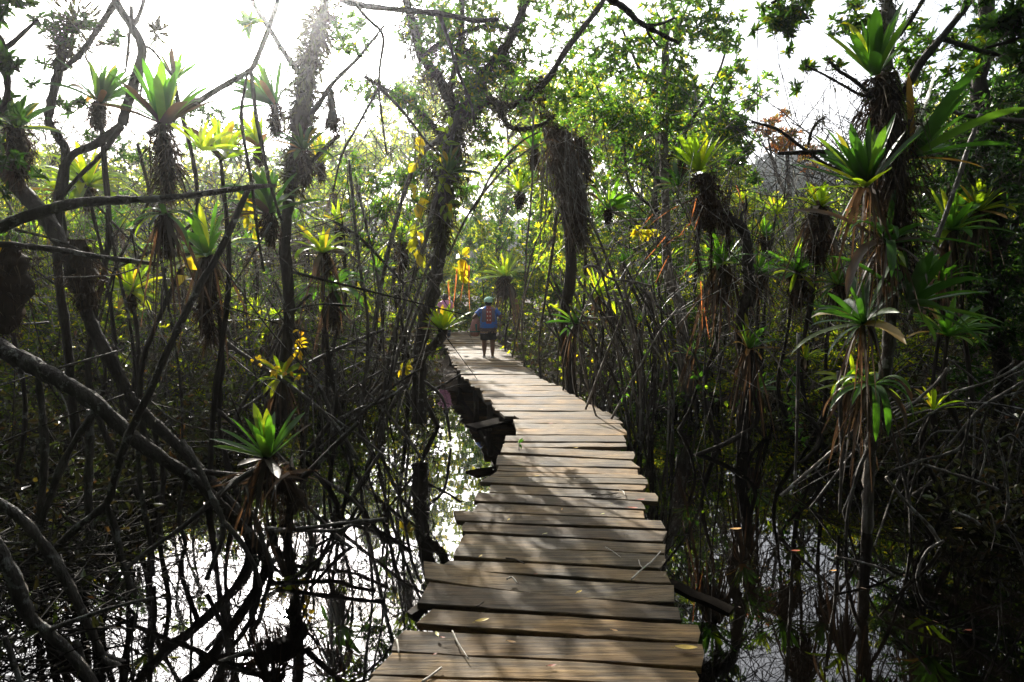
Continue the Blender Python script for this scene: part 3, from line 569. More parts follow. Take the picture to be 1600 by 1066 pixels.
H = thing('mangrove_tree', P(655, 640, 10), 'tall moss-draped mangrove left of the walkway spreading shaggy branches over it', 'tree')
limb(H, 'trunk', [(655, 660, 10), (654, 600, 10), (656, 550, 10), (662, 515, 10), (674, 465, 10), (686, 400, 10), (690, 330, 10), (700, 250, 10), (716, 190, 10)], .11, .09, 'bark', 10, moss=(.09, 260, .08))
for pts, a, b in [([(716, 190, 10), (690, 130), (660, 90), (645, 40), (632, -10), (600, -120)], .075, .05), ([(716, 190, 10), (745, 130), (785, 80), (812, 30), (825, -20), (860, -140)], .08, .05),
                  ([(716, 195, 10), (760, 160), (800, 165), (850, 130), (890, 70), (940, 5), (980, -80)], .06, .035), ([(700, 230, 10), (672, 190), (640, 160), (600, 138), (570, 120)], .04, .02),
                  ([(700, 150, 10), (715, 90), (722, 40), (720, -40)], .05, .03), ([(770, 160, 10), (800, 200), (845, 195), (865, 180)], .04, .02), ([(660, 90, 10), (700, 60), (760, 40), (800, 45)], .04, .02)]:
    limb(H, 'branch', pts, a, b, 'dark_bark', 8, moss=(a * 1.15, 500, .14, .016))
mb = MB(); hang_mass(mb, [P(712, 200, 9.95), P(700, 260, 9.95), P(690, 330, 9.95), P(688, 380, 9.95)], [.16, .3, .26, .1], 1500, .3, .018)
k = 4200; c_ = P(725, 140, 10); v_ = np.concatenate([in_ball(P(x, y, 10), (.3, .25, .3), k // 12) for x, y in ((700, 180), (730, 150), (670, 120), (760, 120), (790, 90), (650, 70), (700, 220), (740, 200), (790, 165), (830, 150), (720, 80), (640, 30))]); k = len(v_); strips(mb, v_, rand_unit(k), .1 * rng.uniform(.4, 1.5, k), .02, .5, 2); mb.build('moss', M['moss'], H)
mt = MB(); k = 500; a_ = in_ball(c_, (1.3, .6, 1.3), k); twigs(mt, a_, a_ + rand_unit(k, -.1) * rng.uniform(.1, .5, (k, 1)), .006); mt.build('twigs', M['twig'], H)
for pts, a in [([(717, 167, 9.8), (697, 253, 9.7), (680, 310, 9.6), (666, 370, 9.5), (640, 450, 9.4), (613, 531, 9.3), (596, 640, 9.2)], .032), ([(702, 207, 9.7), (657, 243, 9.6), (631, 304, 9.5), (610, 380, 9.4), (596, 446, 9.3), (580, 537, 9.2), (560, 650, 9.1)], .034),
               ([(690, 420, 9.9), (660, 470, 9.7), (640, 520, 9.6), (628, 600, 9.5), (618, 670, 9.4)], .025), ([(686, 380, 9.9), (655, 450, 9.6), (620, 560, 9.4), (590, 690, 9.2)], .025),
               ([(560, 300, 9.5), (590, 440), (600, 560), (600, 690)], .018), ([(655, 570, 9.9), (625, 610), (600, 665), (592, 700)], .03), ([(654, 590, 9.9), (690, 620), (700, 660), (704, 690)], .025), ([(655, 560, 9.9), (610, 590), (560, 640), (530, 700)], .028)]:
    limb(H, 'prop_root', pts, a, a * .8, 'root', 7, rough=.07)
crown(H, [(700, 120, 9.8, .8, 90), (640, 180, 9.8, .5, 50), (780, 150, 9.8, .6, 70), (690, 30, 9.8, .7, 70), (640, 60, 10, .6, 46), (800, 90, 10, .7, 90), (860, 60, 10.2, .7, 90), (900, 130, 10.2, .6, 60), (560, 140, 10, .5, 30), (740, -80, 10, 1.3, 170), (640, -120, 10, .7, 60), (900, -90, 10, 1.2, 150), (760, 220, 10, .4, 30), (620, 300, 10.3, .55, 60), (650, 260, 10.3, .5, 60), (590, 350, 10.3, .5, 50), (700, 310, 10.4, .45, 50), (560, 290, 10.3, .5, 40)], .086, 'leaf')
ov = thing('hanging_branch', P(600, 15, 7.5), 'dark bough reaching in over the walkway from the top edge, left of the mossy crown', 'branch')
limb(ov, 'stem', [(480, -90, 7.5), (530, -8, 7.5), (560, 7, 7.5), (600, 13, 7.5), (690, 22, 7.5), (740, 32, 7.5), (780, 30, 7.5)], .045, .02, 'dark_bark', 8)
limb(ov, 'shoot', [(553, 5, 7.5), (575, 30), (598, 55), (594, 100), (592, 138), (596, 180), (604, 240)], .018, .012, 'bark'); limb(ov, 'shoot', [(592, 136, 7.5), (560, 195), (535, 240), (520, 300)], .016, .01, 'bark')
limb(ov, 'shoot', [(686, 22, 7.5), (700, 60), (715, 110), (735, 160), (742, 195)], .022, .014, 'bark'); limb(ov, 'shoot', [(592, 136, 7.5), (630, 175), (665, 220), (690, 245)], .018, .01, 'bark')

I_ = thing('mangrove_tree', P(880, 620, 11), 'mangrove with a shaggy hanging mass and pale stilt roots right of the walker', 'tree')
limb(I_, 'trunk', [(845, 120, 11), (850, 180, 11), (870, 260, 11), (885, 340, 11), (892, 420, 11), (882, 500, 11.5), (888, 560, 12), (896, 645, 12)], .07, .1, 'dark_bark', 9, moss=(.08, 200, .1))
mb = MB(); hang_mass(mb, [P(862, 198, 10.8), P(878, 232, 10.7), P(892, 285, 10.7), P(905, 345, 10.8), P(908, 375, 10.8)], [.12, .42, .34, .22, .06], 1500, .3, .016); hang_mass(mb, [P(905, 215, 10.6), P(915, 250, 10.6), P(918, 280, 10.6)], [.08, .16, .05], 300, .2, .014); mb.build('hanging_mass', M['rootlets'], I_)
mb = MB()
for j in range(70):
    a = P(rng.uniform(845, 915), rng.uniform(200, 300), rng.uniform(10.1, 10.6)); e_ = a + np.array([rng.normal(.15, .35), rng.normal(0, .2), -rng.uniform(.3, 1.6)]); tube(mb, [a, (a + e_) / 2 + rng.normal(0, .08, 3), e_], rng.uniform(.004, .011), .003, 4, 4, .15)
mb.build('aerial_roots', M['pale_bark'], I_)
mb = MB(); k = 90; b_ = in_ball(P(890, 230, 10.35), (.4, .1, .35), k); strips(mb, b_, rand_unit(k, -1.2), .35 * rng.uniform(.4, 1.3, k), .014, .6, 4); mb.build('dead_leaves', M['dead'], I_)
ir = [([(834, 165, 9.6), (832, 240), (831, 300), (824, 370), (820, 440)], .018), ([(912, 290, 10.2), (915, 360, 10.4), (914, 440, 10.8), (910, 500, 11.3), (908, 560, 11.6), (906, 655, 11.6)], .025), ([(905, 350, 10.3), (930, 400), (950, 460), (962, 530), (985, 690)], .026),
      ([(900, 330, 10.2), (925, 350), (950, 410), (985, 500), (1004, 570), (1016, 690)], .022), ([(870, 330, 11.2), (862, 400, 12), (850, 480, 13), (842, 540, 13.8), (846, 600, 14)], .028), ([(892, 400, 11), (880, 480, 12), (872, 560, 12.8), (872, 630, 13)], .022),
      ([(740, 330, 10.6), (770, 270), (810, 225), (845, 205)], .02), ([(700, 400, 10.4), (735, 330), (790, 262), (840, 225)], .02), ([(940, 680, 9.5), (915, 590), (905, 510), (940, 430), (960, 380)], .016),
      ([(915, 640, 9.3), (945, 560), (965, 510), (990, 440), (1010, 400)], .016), ([(1000, 640, 9.3), (970, 560), (930, 480), (900, 430)], .018), ([(955, 655, 9), (990, 590), (1030, 520), (1060, 480)], .016), ([(800, 560, 17), (815, 480, 15), (830, 400, 13), (860, 330, 11.2)], .02), ([(820, 580, 15.5), (815, 500, 14.5), (830, 430, 13), (870, 360, 11.2)], .018)]
for pts, a in ir: limb(I_, 'prop_root', pts, a, a * .75, 'pale_bark' if a < .02 else 'root', 6, rough=.08)
limb(I_, 'dead_shoot', [(911, 420, 9.2), (922, 415), (935, 419), (945, 430), (960, 437), (990, 440), (1018, 447)], .022, .012, 'pale_bark'); limb(I_, 'dead_shoot', [(914, 385, 9.6), (940, 388), (966, 393)], .012, .01, 'pale_bark'); limb(I_, 'dead_shoot', [(898, 481, 9.4), (908, 490), (920, 497), (950, 496), (972, 494)], .016, .008, 'pale_bark')
for j in range(48):
    x0 = rng.uniform(850, 1030); y0 = rng.uniform(400, 540); x1 = x0 + rng.normal(0, 50); Yd = rng.uniform(9.3, 12.5); x1 = max(x1, 1000 if Yd < 10.5 else (930 if Yd < 11.5 else 880)); y1 = 440 + 2.55 * PXF / Yd
    limb(I_, 'prop_root', [(x0, y0, Yd), ((x0 + x1) / 2 + 12 + rng.normal(0, 14), (y0 + y1) / 2 - 20, Yd), (x1, y1, Yd)], rng.uniform(.01, .022), None, ['root', 'pale_bark', 'bark'][j % 3], 5, 5)
crown(I_, [(850, 150, 11, .6, 60), (930, 170, 11.3, .7, 90), (960, 240, 11.5, .7, 90), (800, 260, 12, .4, 30), (950, 320, 11.5, .4, 40), (1000, 180, 11.5, .6, 60), (860, -60, 11, 1.2, 120)], .086, 'leaf')

J = thing('mangrove_tree', P(1160, 700, 9.5), 'thin crooked mangrove stem bent under a shaggy stump with a yellow-green bromeliad', 'tree')
limb(J, 'trunk', [(1160, 705, 9.5), (1160, 650), (1174, 595), (1165, 555), (1155, 520), (1162, 480), (1171, 450), (1168, 410), (1166, 372), (1152, 350), (1125, 338), (1105, 325)], .085, .07, 'dark_bark', 10, rough=.09)
limb(J, 'branch', [(1160, 352, 9.5), (1158, 335), (1166, 325), (1165, 305)], .02, .015, 'dark_bark'); limb(J, 'branch', [(1150, 350, 9.5), (1142, 335), (1135, 330)], .02, .015, 'dark_bark')
mb = MB(); hang_mass(mb, [P(1100, 272, 9.5), P(1103, 300, 9.5), P(1112, 330, 9.5), P(1115, 352, 9.5)], [.2, .25, .3, .18], 2200, .15, .012); mb.build('root_mass', M['rootlets'], J)
for pts, r_ in [([(1092, 340, 9.5), (1090, 380, 9.5), (1092, 420, 9.5)], [.05, .05, .02]), ([(1135, 340, 9.5), (1138, 370, 9.5), (1138, 395, 9.5)], [.07, .08, .04]), ([(1112, 345, 9.5), (1111, 390, 9.5), (1112, 440, 9.5)], [.03, .03, .02])]:
    mb = MB(); hang_mass(mb, [P(*q) for q in pts], r_, 300, .1, .01); mb.build('hanging_root', M['rootlets'], J)
for pts in ([(1100, 430, 9.6), (1103, 520), (1100, 600), (1102, 700)], [(1110, 440, 9.7), (1120, 540), (1128, 640), (1132, 690)]): limb(J, 'aerial_root', pts, .014, .01, 'bark')

K = thing('mangrove_tree', P(1355, 835, 6.4), 'right-hand mangrove with pale speckled lower trunk, its top wrapped in roots and dark bromeliads', 'tree')
limb(K, 'trunk', [(1375, -340, 6), (1380, -120, 6), (1386, 0, 6), (1384, 90, 6), (1378, 150, 6), (1385, 250, 6), (1395, 330, 6), (1400, 390, 6), (1396, 450, 6), (1390, 520, 6.05), (1380, 600, 6.1), (1364, 670, 6.2), (1358, 740, 6.3), (1354, 845, 6.4)], .06, .05, 'pale_bark', 10, sub=8, rough=.09)
mb = MB(); hang_mass(mb, [P(1376, 120, 6), P(1385, 200, 6), P(1388, 300, 6), P(1396, 390, 6), P(1400, 430, 6)], [.13, .24, .23, .17, .08], 2600, .32, .012); mb.build('root_mass', M['rootlets'], K)
mb = MB(); p_ = smooth_path([P(1384, -140, 6), P(1387, 0, 6), P(1380, 110, 6)], 8); scruff(mb, p_, .09, 900, .1, .012); mb.build('moss', M['moss'], K)
mb = MB(); k = 60; b_ = in_ball(P(1388, 230, 5.8), (.2, .05, .5), k); strips(mb, b_, rand_unit(k, -2.5), .4 * rng.uniform(.3, 1.2, k), .016, .5, 5); mb.build('dead_leaves', M['dead'], K)
for pts, a in [([(1395, 170, 6), (1420, 130), (1445, 90), (1475, 55), (1510, 10), (1560, -60)], .04), ([(1400, 60, 6), (1430, 20), (1460, -30)], .025), ([(1385, 150, 6), (1350, 150), (1320, 135), (1290, 118), (1258, 103)], .014), ([(1370, 160, 6), (1340, 130), (1310, 110), (1295, 95)], .02),
               ([(1390, 275, 6.2), (1345, 265), (1300, 262), (1255, 232), (1215, 203), (1174, 190)], .02), ([(1340, 270, 6.2), (1300, 240), (1280, 238), (1215, 240)], .03), ([(1263, 226, 6.2), (1268, 205), (1278, 190), (1288, 184)], .014),
               ([(1400, 20, 6.2), (1350, -20), (1300, -30), (1240, -10), (1205, 5)], .02), ([(1475, 60, 6), (1500, 70), (1560, 85), (1620, 80)], .025)]:
    limb(K, 'branch', pts, a, a * .6, 'dark_bark', 7, moss=(a, 160, .04))
crown(K, [(1215, 15, 6.2, .3, 34), (1265, 10, 6.2, .35, 44), (1320, 20, 6.2, .35, 34), (1240, 50, 6.2, .12, 6), (1232, 85, 6.2, .07, 4), (1262, 112, 6.1, .08, 5), (1245, 135, 6.1, .06, 3), (1290, 105, 6.1, .1, 5), (1190, 40, 6.2, .1, 5), (1460, 60, 6.3, .4, 55), (1440, 130, 6.4, .35, 34),
          (1470, -120, 6.2, .7, 90), (1380, -280, 6.2, 1.0, 120)], .075, 'leaf')
for pts in ([(1362, 690, 6.2), (1340, 740), (1325, 800), (1322, 850)], [(1372, 640, 6.1), (1400, 700), (1420, 780), (1424, 840)], [(1310, 580, 6.6), (1315, 700), (1312, 800)], [(1248, 520, 6.9), (1246, 640), (1242, 760)]): limb(K, 'prop_root', pts, .02, .015, 'root')

# overhanging leafy tree at the top centre-right
N_ = thing('mangrove_tree', P(1066, 560, 12), 'leafy mangrove with thin pale trunk, its green crown over the sky gap right of centre', 'tree')
limb(N_, 'trunk', [(1040, 40, 12), (1037, 215, 12), (1040, 320, 12), (1044, 425, 12), (1062, 480, 12), (1068, 560, 12), (1070, 620, 12)], .06, .12, 'pale_bark', 9, moss=(.06, 300, .08))
for pts, a in [([(1038, 300, 12), (1000, 240), (960, 200), (930, 130)], .04), ([(1038, 260, 12), (1080, 190), (1120, 120), (1140, 60)], .04), ([(1040, 180, 12), (1000, 110), (970, 40)], .04), ([(1040, 340, 12), (985, 290), (975, 215), (970, 190)], .03)]: limb(N_, 'branch', pts, a, a * .4, 'bark')
crown(N_, [(960, 60, 11.5, .8, 110), (1040, 50, 11.5, .9, 130), (1110, 60, 11.5, .7, 90), (1000, 130, 11.6, .8, 120), (1080, 150, 11.8, .8, 120), (1150, 130, 12, .4, 36), (1020, 220, 12, .6, 70), (1120, 220, 12, .6, 80), (1160, 190, 12, .4, 36), (960, 190, 12, .5, 60), (1000, -80, 11.5, 1.3, 160), (1130, -40, 11.5, .7, 60), (1170, 260, 12, .35, 40)], .108, 'leaf')
ob = thing('hanging_branch', P(1010, 45, 5), 'short dark forked bough poking in at the top edge right of centre', 'branch')
limb(ob, 'stem', [(900, -50, 5), (945, -8, 5), (975, 12, 5), (1000, 35, 5), (1030, 52, 5), (1062, 68, 5)], .032, .012, 'dark_bark'); limb(ob, 'shoot', [(1005, 40, 5), (1030, 38), (1055, 28)], .014, .008, 'dark_bark'); limb(ob, 'shoot', [(1010, 45, 5), (1015, 55), (1028, 72)], .01, .006, 'dark_bark')

# dense right edge
L_ = thing('mangrove_tree', P(1560, 720, 8.4), 'dense leafy mangrove filling the right edge above the dark root tangle', 'tree')
limb(L_, 'trunk', [(1560, 750, 8.5), (1570, 600), (1550, 450), (1560, 300), (1530, 150), (1540, 0), (1500, -200)], .12, .07, 'dark_bark', 9, moss=(.1, 400, .12))
for pts, a in [([(1550, 330, 8.4), (1500, 260), (1440, 240), (1400, 260)], .04), ([(1560, 400, 8.4), (1620, 300), (1700, 250)], .05), ([(1535, 160, 8.4), (1580, 190), (1640, 200)], .03), ([(1600, 190, 7.5), (1540, 185), (1500, 178), (1480, 170)], .03), ([(1555, 480, 8.4), (1490, 440), (1450, 440)], .03)]: limb(L_, 'branch', pts, a, a * .5, 'bark')
for pts in ([(1532, 178, 7.2), (1515, 225), (1490, 300), (1465, 370), (1440, 440), (1420, 500)],): limb(L_, 'aerial_root', pts, .024, .02, 'root')
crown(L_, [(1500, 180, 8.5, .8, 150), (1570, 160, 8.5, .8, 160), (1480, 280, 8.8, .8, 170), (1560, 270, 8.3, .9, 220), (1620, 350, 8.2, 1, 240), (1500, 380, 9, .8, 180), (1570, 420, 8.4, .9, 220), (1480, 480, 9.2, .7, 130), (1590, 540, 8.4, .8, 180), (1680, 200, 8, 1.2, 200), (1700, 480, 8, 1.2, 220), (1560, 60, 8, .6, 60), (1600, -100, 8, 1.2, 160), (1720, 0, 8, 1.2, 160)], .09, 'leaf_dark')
L2 = thing('mangrove_branch', P(1600, 60, 4.2), 'out-of-focus looking leafy branch close at the top right corner', 'branch')
limb(L2, 'stem', [(1760, -60, 4.2), (1660, 20, 4.2), (1590, 60, 4.2), (1540, 75, 4.2)], .02, .008, 'dark_bark')
crown(L2, [(1590, 25, 4.2, .18, 26), (1550, 40, 4.2, .12, 10), (1610, 100, 4.2, .16, 20), (1650, 40, 4.2, .3, 40), (1600, -60, 4.2, .35, 40)], .075, 'leaf_dark')
# root tangle lower right
Rt = thing('mangrove_roots', P(1520, 760, 7), 'tangle of bare grey mangrove roots spreading over the dark bank at the lower right', 'tree roots')
rt = [[(1610, 590, 6.5), (1560, 620), (1530, 640), (1480, 700)], [(1610, 560, 7), (1560, 590), (1500, 610), (1440, 625), (1390, 640)], [(1480, 560, 7), (1520, 590), (1570, 640), (1600, 660)], [(1400, 650, 6.6), (1440, 620), (1470, 590), (1480, 575)], [(1600, 640, 6.8), (1540, 630), (1480, 635), (1440, 655), (1395, 680)],
      [(1440, 725, 6), (1480, 738), (1520, 750), (1560, 765)], [(1560, 690, 5.6), (1572, 740), (1575, 780), (1570, 815)], [(1530, 750, 6), (1540, 710), (1535, 690), (1515, 680)], [(1395, 735, 6), (1440, 720), (1500, 700), (1515, 655)], [(1385, 745, 6), (1420, 790), (1450, 820), (1470, 850)], [(1600, 700, 5.8), (1580, 680), (1560, 690)],
      [(1305, 870, 5.4), (1350, 880), (1390, 895), (1430, 935), (1460, 960), (1520, 960), (1570, 985)], [(1430, 930, 5.4), (1435, 890), (1450, 860), (1475, 845)], [(1490, 800, 5.5), (1520, 812), (1530, 820)], [(1570, 820, 5), (1590, 850), (1605, 890)], [(1220, 775, 6.8), (1260, 740), (1300, 705), (1320, 690)], [(1300, 640, 7), (1330, 680), (1350, 720)]]
for j, pts in enumerate(rt): limb(Rt, 'prop_root', pts, rng.uniform(.008, .018), None, ['root', 'pale_bark'][j % 2], 6, rough=.12)
for j in range(44):
    Yd = rng.uniform(6.2, 9.5); x0 = rng.uniform(1400, 1680); yw = 440 + 2.4 * PXF / Yd; y0 = yw - rng.uniform(60, 220); x1 = x0 - rng.uniform(-90, 260)
    limb(Rt, 'prop_root', [(x0, y0, Yd), (x0 * .6 + x1 * .4 + rng.normal(0, 15), y0 * .75 + yw * .25 - rng.uniform(0, 20), Yd), (x1, yw + 8, Yd + rng.normal(0, .4))], rng.uniform(.006, .015), None, ['root', 'bark', 'root'][j % 3], 5, 5, .1)

# left bank root tangle (between the pole and the walkway)
Lt = thing('mangrove_roots', P(520, 680, 9), 'thicket of thin stilt roots standing in the water left of the walkway', 'tree roots')
lt = [[(380, 640, 8), (470, 575, 8.6), (540, 540, 9), (600, 515, 9)], [(400, 600, 8.4), (450, 500, 8.4), (485, 460, 8.4)], [(300, 480, 8), (360, 540), (450, 600), (520, 660), (560, 720)], [(520, 345, 9), (560, 370), (600, 410), (632, 445)], [(700, 545, 9.4), (640, 560), (560, 600), (510, 640)], [(720, 585, 10.3), (690, 603), (664, 614)], [(520, 660, 8.6), (560, 640), (600, 625), (640, 600)],
      [(500, 700, 8), (560, 650), (620, 600), (660, 575)], [(560, 600, 9), (600, 640), (640, 690), (660, 720)], [(430, 440, 8.3), (470, 540), (500, 640), (505, 720)], [(545, 250, 9), (560, 400), (575, 520), (560, 690)], [(340, 640, 7.2), (400, 700), (430, 760)], [(600, 700, 7.5), (560, 760), (520, 830)], [(490, 740, 7), (550, 780), (590, 830), (640, 900)],
      [(430, 830, 5.7), (480, 825), (560, 815), (600, 812)], [(480, 790, 6), (540, 850), (595, 875)], [(415, 826, 5.8), (520, 830), (545, 822), (585, 815)]]
for j, pts in enumerate(lt): limb(Lt, 'prop_root', pts, rng.uniform(.014, .026), None, ['root', 'bark'][j % 2], 6, rough=.1)
for j in range(20):
    Yd = rng.uniform(8.5, 12.5); yw = 440 + 2.42 * PXF / Yd; x1 = rng.uniform(210, 680 if Yd > 9.5 else 640); x0 = x1 + rng.normal(0, 60); y0 = yw - rng.uniform(90, 300)
    limb(Lt, 'prop_root', [(x0, y0, Yd), ((x0 + x1) / 2 + rng.normal(0, 22), (y0 + yw) / 2, Yd), (x1, yw + 8, Yd)], rng.uniform(.008, .02), None, ['root', 'bark', 'bark', 'pale_bark'][j % 4], 5, 5)
for j in range(46):
    Yd = rng.uniform(5.4, 8.5); x0 = rng.uniform(-20, 560); y0 = rng.uniform(330, 640); an = rng.uniform(-1.5, 1.5); ln = rng.uniform(90, 300); x1, y1 = x0 + ln * math.sin(an), min(y0 + ln * math.cos(an), 440 + 2.45 * PXF / Yd)
    limb(Lt, 'dead_stick', [(x0, y0, Yd), ((x0 + x1) / 2 + rng.normal(0, 16), (y0 + y1) / 2 + rng.normal(0, 10), Yd + rng.normal(0, .2)), (x1, y1, Yd + rng.normal(0, .3))], rng.uniform(.004, .013), .004, ['bark', 'root', 'dark_bark'][j % 3], 5, 5, .12)
for j, pts in enumerate([[(215, 225, 6.8), (240, 330), (262, 470), (282, 600), (285, 700)], [(160, 230, 6.6), (165, 300), (180, 400), (205, 520), (215, 640)], [(245, 230, 7.5), (238, 300), (180, 420), (150, 520)], [(120, 270, 7.8), (160, 330), (230, 400)], [(300, 350, 7), (260, 380), (180, 420)]]): limb(Lt, 'aerial_root', pts, .016, .013, 'bark')

# ================================================================ BROMELIADS
b = bromeliad
b(255, 195, 5.4, 92, 'g', 'big green bromeliad on a thick dark root column above the level branch', 20, (0, -.15), .25, (.1, 1.2), 0, (34, 130), W=.16)
b(258, 335, 5.2, 60, 'dg', 'straw-brown dead bromeliad hanging below the level branch under the big green one', 10, (0, -.2), .9, (1.0, 1.9), 1.3, (18, 70))
b(155, 160, 7, 62, 'dg', 'dark bromeliad clump on the crooked tree against white sky, second from the left edge', 24, (.3, -.1), .35, (.1, 1.4), 0, (28, 45))
b(272, 125, 7.2, 34, 'g', 'small hazy bromeliad perched on a bare stem below the sun glare', 16, (.1, 0), .1, (.1, 1.1), 0, (9, 22))
b(25, 200, 5.6, 70, 'dg', 'dark bromeliad with drooping leaves on a black root mass at the upper left edge', 20, (.6, -.1), .5, (.2, 1.4), 0, (40, 90))
b(430, 165, 8, 66, 'dg', 'hazy bromeliad leaning left out of the mossy tree beside the sun glare', 20, (-.5, -.1), .2, (.1, 1.2), 0, (22, 50))
b(345, 250, 7, 70, 'yg', 'yellow-green bromeliad with broad upright leaves right of the thick root column', 16, (.2, -.2), .4, (.1, 1.2), 0, None, W=.15)
b(315, 235, 6.2, 72, 'yg', 'bromeliad with one long lit yellow leaf, tucked under the pale curving branch', 8, (.5, -.2), .6, (.4, 1.4), 0, None, W=.15)
b(405, 230, 8.4, 60, 'yg', 'bright bromeliad glowing between the drooping shoots left of the mossy tree', 20, (-.1, -.3), .35, (.2, 1.3), 0, (16, 30))
b(500, 255, 9, 48, 'yg', 'small glowing bromeliad on the right flank of the mossy tree', 18, (.4, -.3), .4, (.1, 1.3), 0, (14, 30))
b(135, 290, 8, 66, 'yg', 'spreading yellow bromeliad behind the crooked tree at far left', 24, (.3, -.4), .5, (.3, 1.5), 0, (20, 40))
b(90, 300, 8.5, 50, 'yg', 'yellow-green bromeliad half hidden behind the slanting dark trunk', 20, (-.2, -.4), .5, (.2, 1.5), 0, (15, 30))
b(420, 335, 7.4, 72, 'dg', 'dark bromeliad in shade below the mossy tree, its root ball hanging', 24, (-.2, -.2), .5, (.2, 1.4), 0, (28, 50))
b(325, 400, 7.2, 78, 'g', 'large green bromeliad above the black hanging root mass, left of centre', 24, (-.3, -.3), .45, (.2, 1.4), .9, (34, 160))
b(205, 455, 8.3, 54, 'yg', 'bright green star-shaped bromeliad between the black root ball and the straw-brown one', 26, (.1, -.6), .35, (.2, 1.4), 0, (16, 34))
b(505, 395, 8.6, 58, 'yg', 'drooping yellow-green bromeliad on a stem left of the walkway, upper of two', 26, (0, -.3), .8, (.3, 1.6), .8, (16, 44))
b(520, 455, 9, 62, 'g', 'green bromeliad with long hanging straps, lower of two left of the walkway', 22, (.2, -.4), .9, (.3, 1.6), .9, (14, 60))
b(530, 350, 10, 40, 'yg', 'small yellow bromeliad in the brightest part of the thicket left of the walkway', 18, (0, -.4), .5, (.2, 1.5), 0, (12, 24))
b(628, 375, 11, 34, 'yg', 'yellow-green bromeliad on a slender stalk left of the mossy walkway tree', 18, (0, -.3), .3, (.2, 1.3), .8, (10, 50))
b(590, 425, 12, 36, 'g', 'low bromeliad spreading flat in the mid thicket left of the walkway tree', 20, (0, -.4), .5, (.3, 1.5))
b(692, 516, 9.7, 40, 'yg', 'bright green bromeliad on a crooked stump beside the walkway, in front of the pink shirt', 26, (.0, -.1), .12, (.3, 1.25), 0, None, W=.2)
b(418, 716, 5.45, 84, 'g', 'vivid green bromeliad on a nest of dead leaves over the water, left foreground', 20, (.1, -.1), .1, (.05, 1.25), .9, (30, 26), W=.17)
b(440, 590, 8.2, 40, 'yg', 'yellow bromeliad glowing low in the left thicket above the root tangle', 16, (.3, -.5), .6, (.3, 1.5), 1.2)
b(475, 235, 7.9, 44, 'dg', 'grey-green bromeliad hidden in the hanging moss right below the glare', 18, (.3, -.5), .5, (.2, 1.5), 0, (16, 60))
b(688, 62, 9.6, 52, 'g', 'narrow-leaved upright bromeliad high in the mossy crown over the walkway', 14, (0, 0), .05, (.05, .7), W=.12)
b(700, 270, 9.5, 40, 'dg', 'dark bromeliad in the hanging moss of the tree left of the walkway', 18, (.6, -.4), .5, (.2, 1.4))
b(835, 235, 11.6, 40, 'g', 'bromeliad perched where poles meet, left of the big shaggy mass', 20, (-.2, -.2), .4, (.2, 1.4), 0, (14, 30))
b(812, 300, 11.6, 40, 'yg', 'small green bromeliad under the poles above the person in the blue shirt', 20, (-.2, -.3), .3, (.2, 1.4), 0, (16, 26))
b(790, 432, 18.5, 42, 'yg', 'bright bromeliad with hanging dead leaves directly above the green cap', 26, (-.3, -.3), .3, (.2, 1.4), 1.1, (24, 34))
b(900, 505, 11, 42, 'g', 'low green bromeliad among the stilt roots right of the walkway', 20, (0, -.4), .5, (.2, 1.4), .8)
b(950, 330, 11, 46, 'g', 'green bromeliad leaning out of the shaggy mass to the right', 22, (.6, -.3), .4, (.2, 1.4), 0, (14, 20))
b(935, 460, 10.8, 40, 'yg', 'yellow-green bromeliad under the curved white dead shoot', 20, (.2, -.4), .5, (.2, 1.4), .8)
b(1093, 268, 9.4, 48, 'yg', 'upright yellow-green bromeliad crowning the shaggy stump on the crooked stem', 22, (-.05, -.1), .08, (.05, 1.05), 0, None, W=.15)
b(1060, 290, 9.3, 38, 'brown' if False else 'dg', 'small dark bromeliad drooping from the left side of the shaggy stump', 12, (-.8, -.3), .7, (.2, 1.4))
b(1128, 415, 9.7, 56, 'g', 'green bromeliad with a long skirt of brown leaves, behind the crooked stem', 26, (-.1, -.3), .35, (.15, 1.4), 1.6, (22, 60))
b(1170, 545, 9.2, 50, 'g', 'pale green bromeliad low on the crooked stem above the water', 16, (.3, -.4), .45, (.1, 1.3), 1.3, (14, 30))
b(1185, 430, 10.5, 44, 'g', 'spiky green bromeliad just right of the crooked stem', 24, (.2, -.3), .4, (.2, 1.4), .8, (14, 34))
b(1212, 335, 11, 30, 'yg', 'bright yellow bromeliad on a thin forked stem, below the dark stub branch', 24, (0, -.4), .2, (.2, 1.3))
b(1195, 370, 11.2, 34, 'g', 'green bromeliad beside the bright yellow one, lower left of it', 22, (0, -.3), .4, (.2, 1.4), 0, (12, 30))
b(1280, 325, 9.3, 50, 'yg', 'broad yellow-green bromeliad on top of a thick curtain of dead leaves', 34, (0, -.25), .35, (.2, 1.4), 1.4, (40, 95))
b(1245, 425, 9.6, 50, 'g', 'green bromeliad below the thick curtain of dead leaves', 28, (0, -.3), .5, (.2, 1.5), .9, (26, 60))
b(1310, 445, 9.2, 48, 'g', 'shaded green bromeliad left of the speckled trunk, behind it', 24, (-.1, -.3), .5, (.2, 1.5), .9, (20, 40))
b(1258, 560, 8.8, 34, 'yg', 'small bright-leaved bromeliad on a thin root left of the speckled trunk', 16, (0, -.4), .6, (.2, 1.5), 0, (10, 24))
b(1180, 610, 10.2, 40, 'g', 'dim bromeliad near the waterline beside the crooked stem foot', 18, (.4, -.5), .5, (.2, 1.4), .9)
b(1080, 555, 10.8, 30, 'g', 'small bromeliad near the pale trunk foot, far right of the walkway', 18, (0, -.3), .4, (.2, 1.4), .9)
b(1368, 118, 5.8, 84, 'g', 'tall upright bromeliad high on the speckled tree against the sky', 17, (-.25, -.1), .1, (.05, .95), 0, None, W=.17)
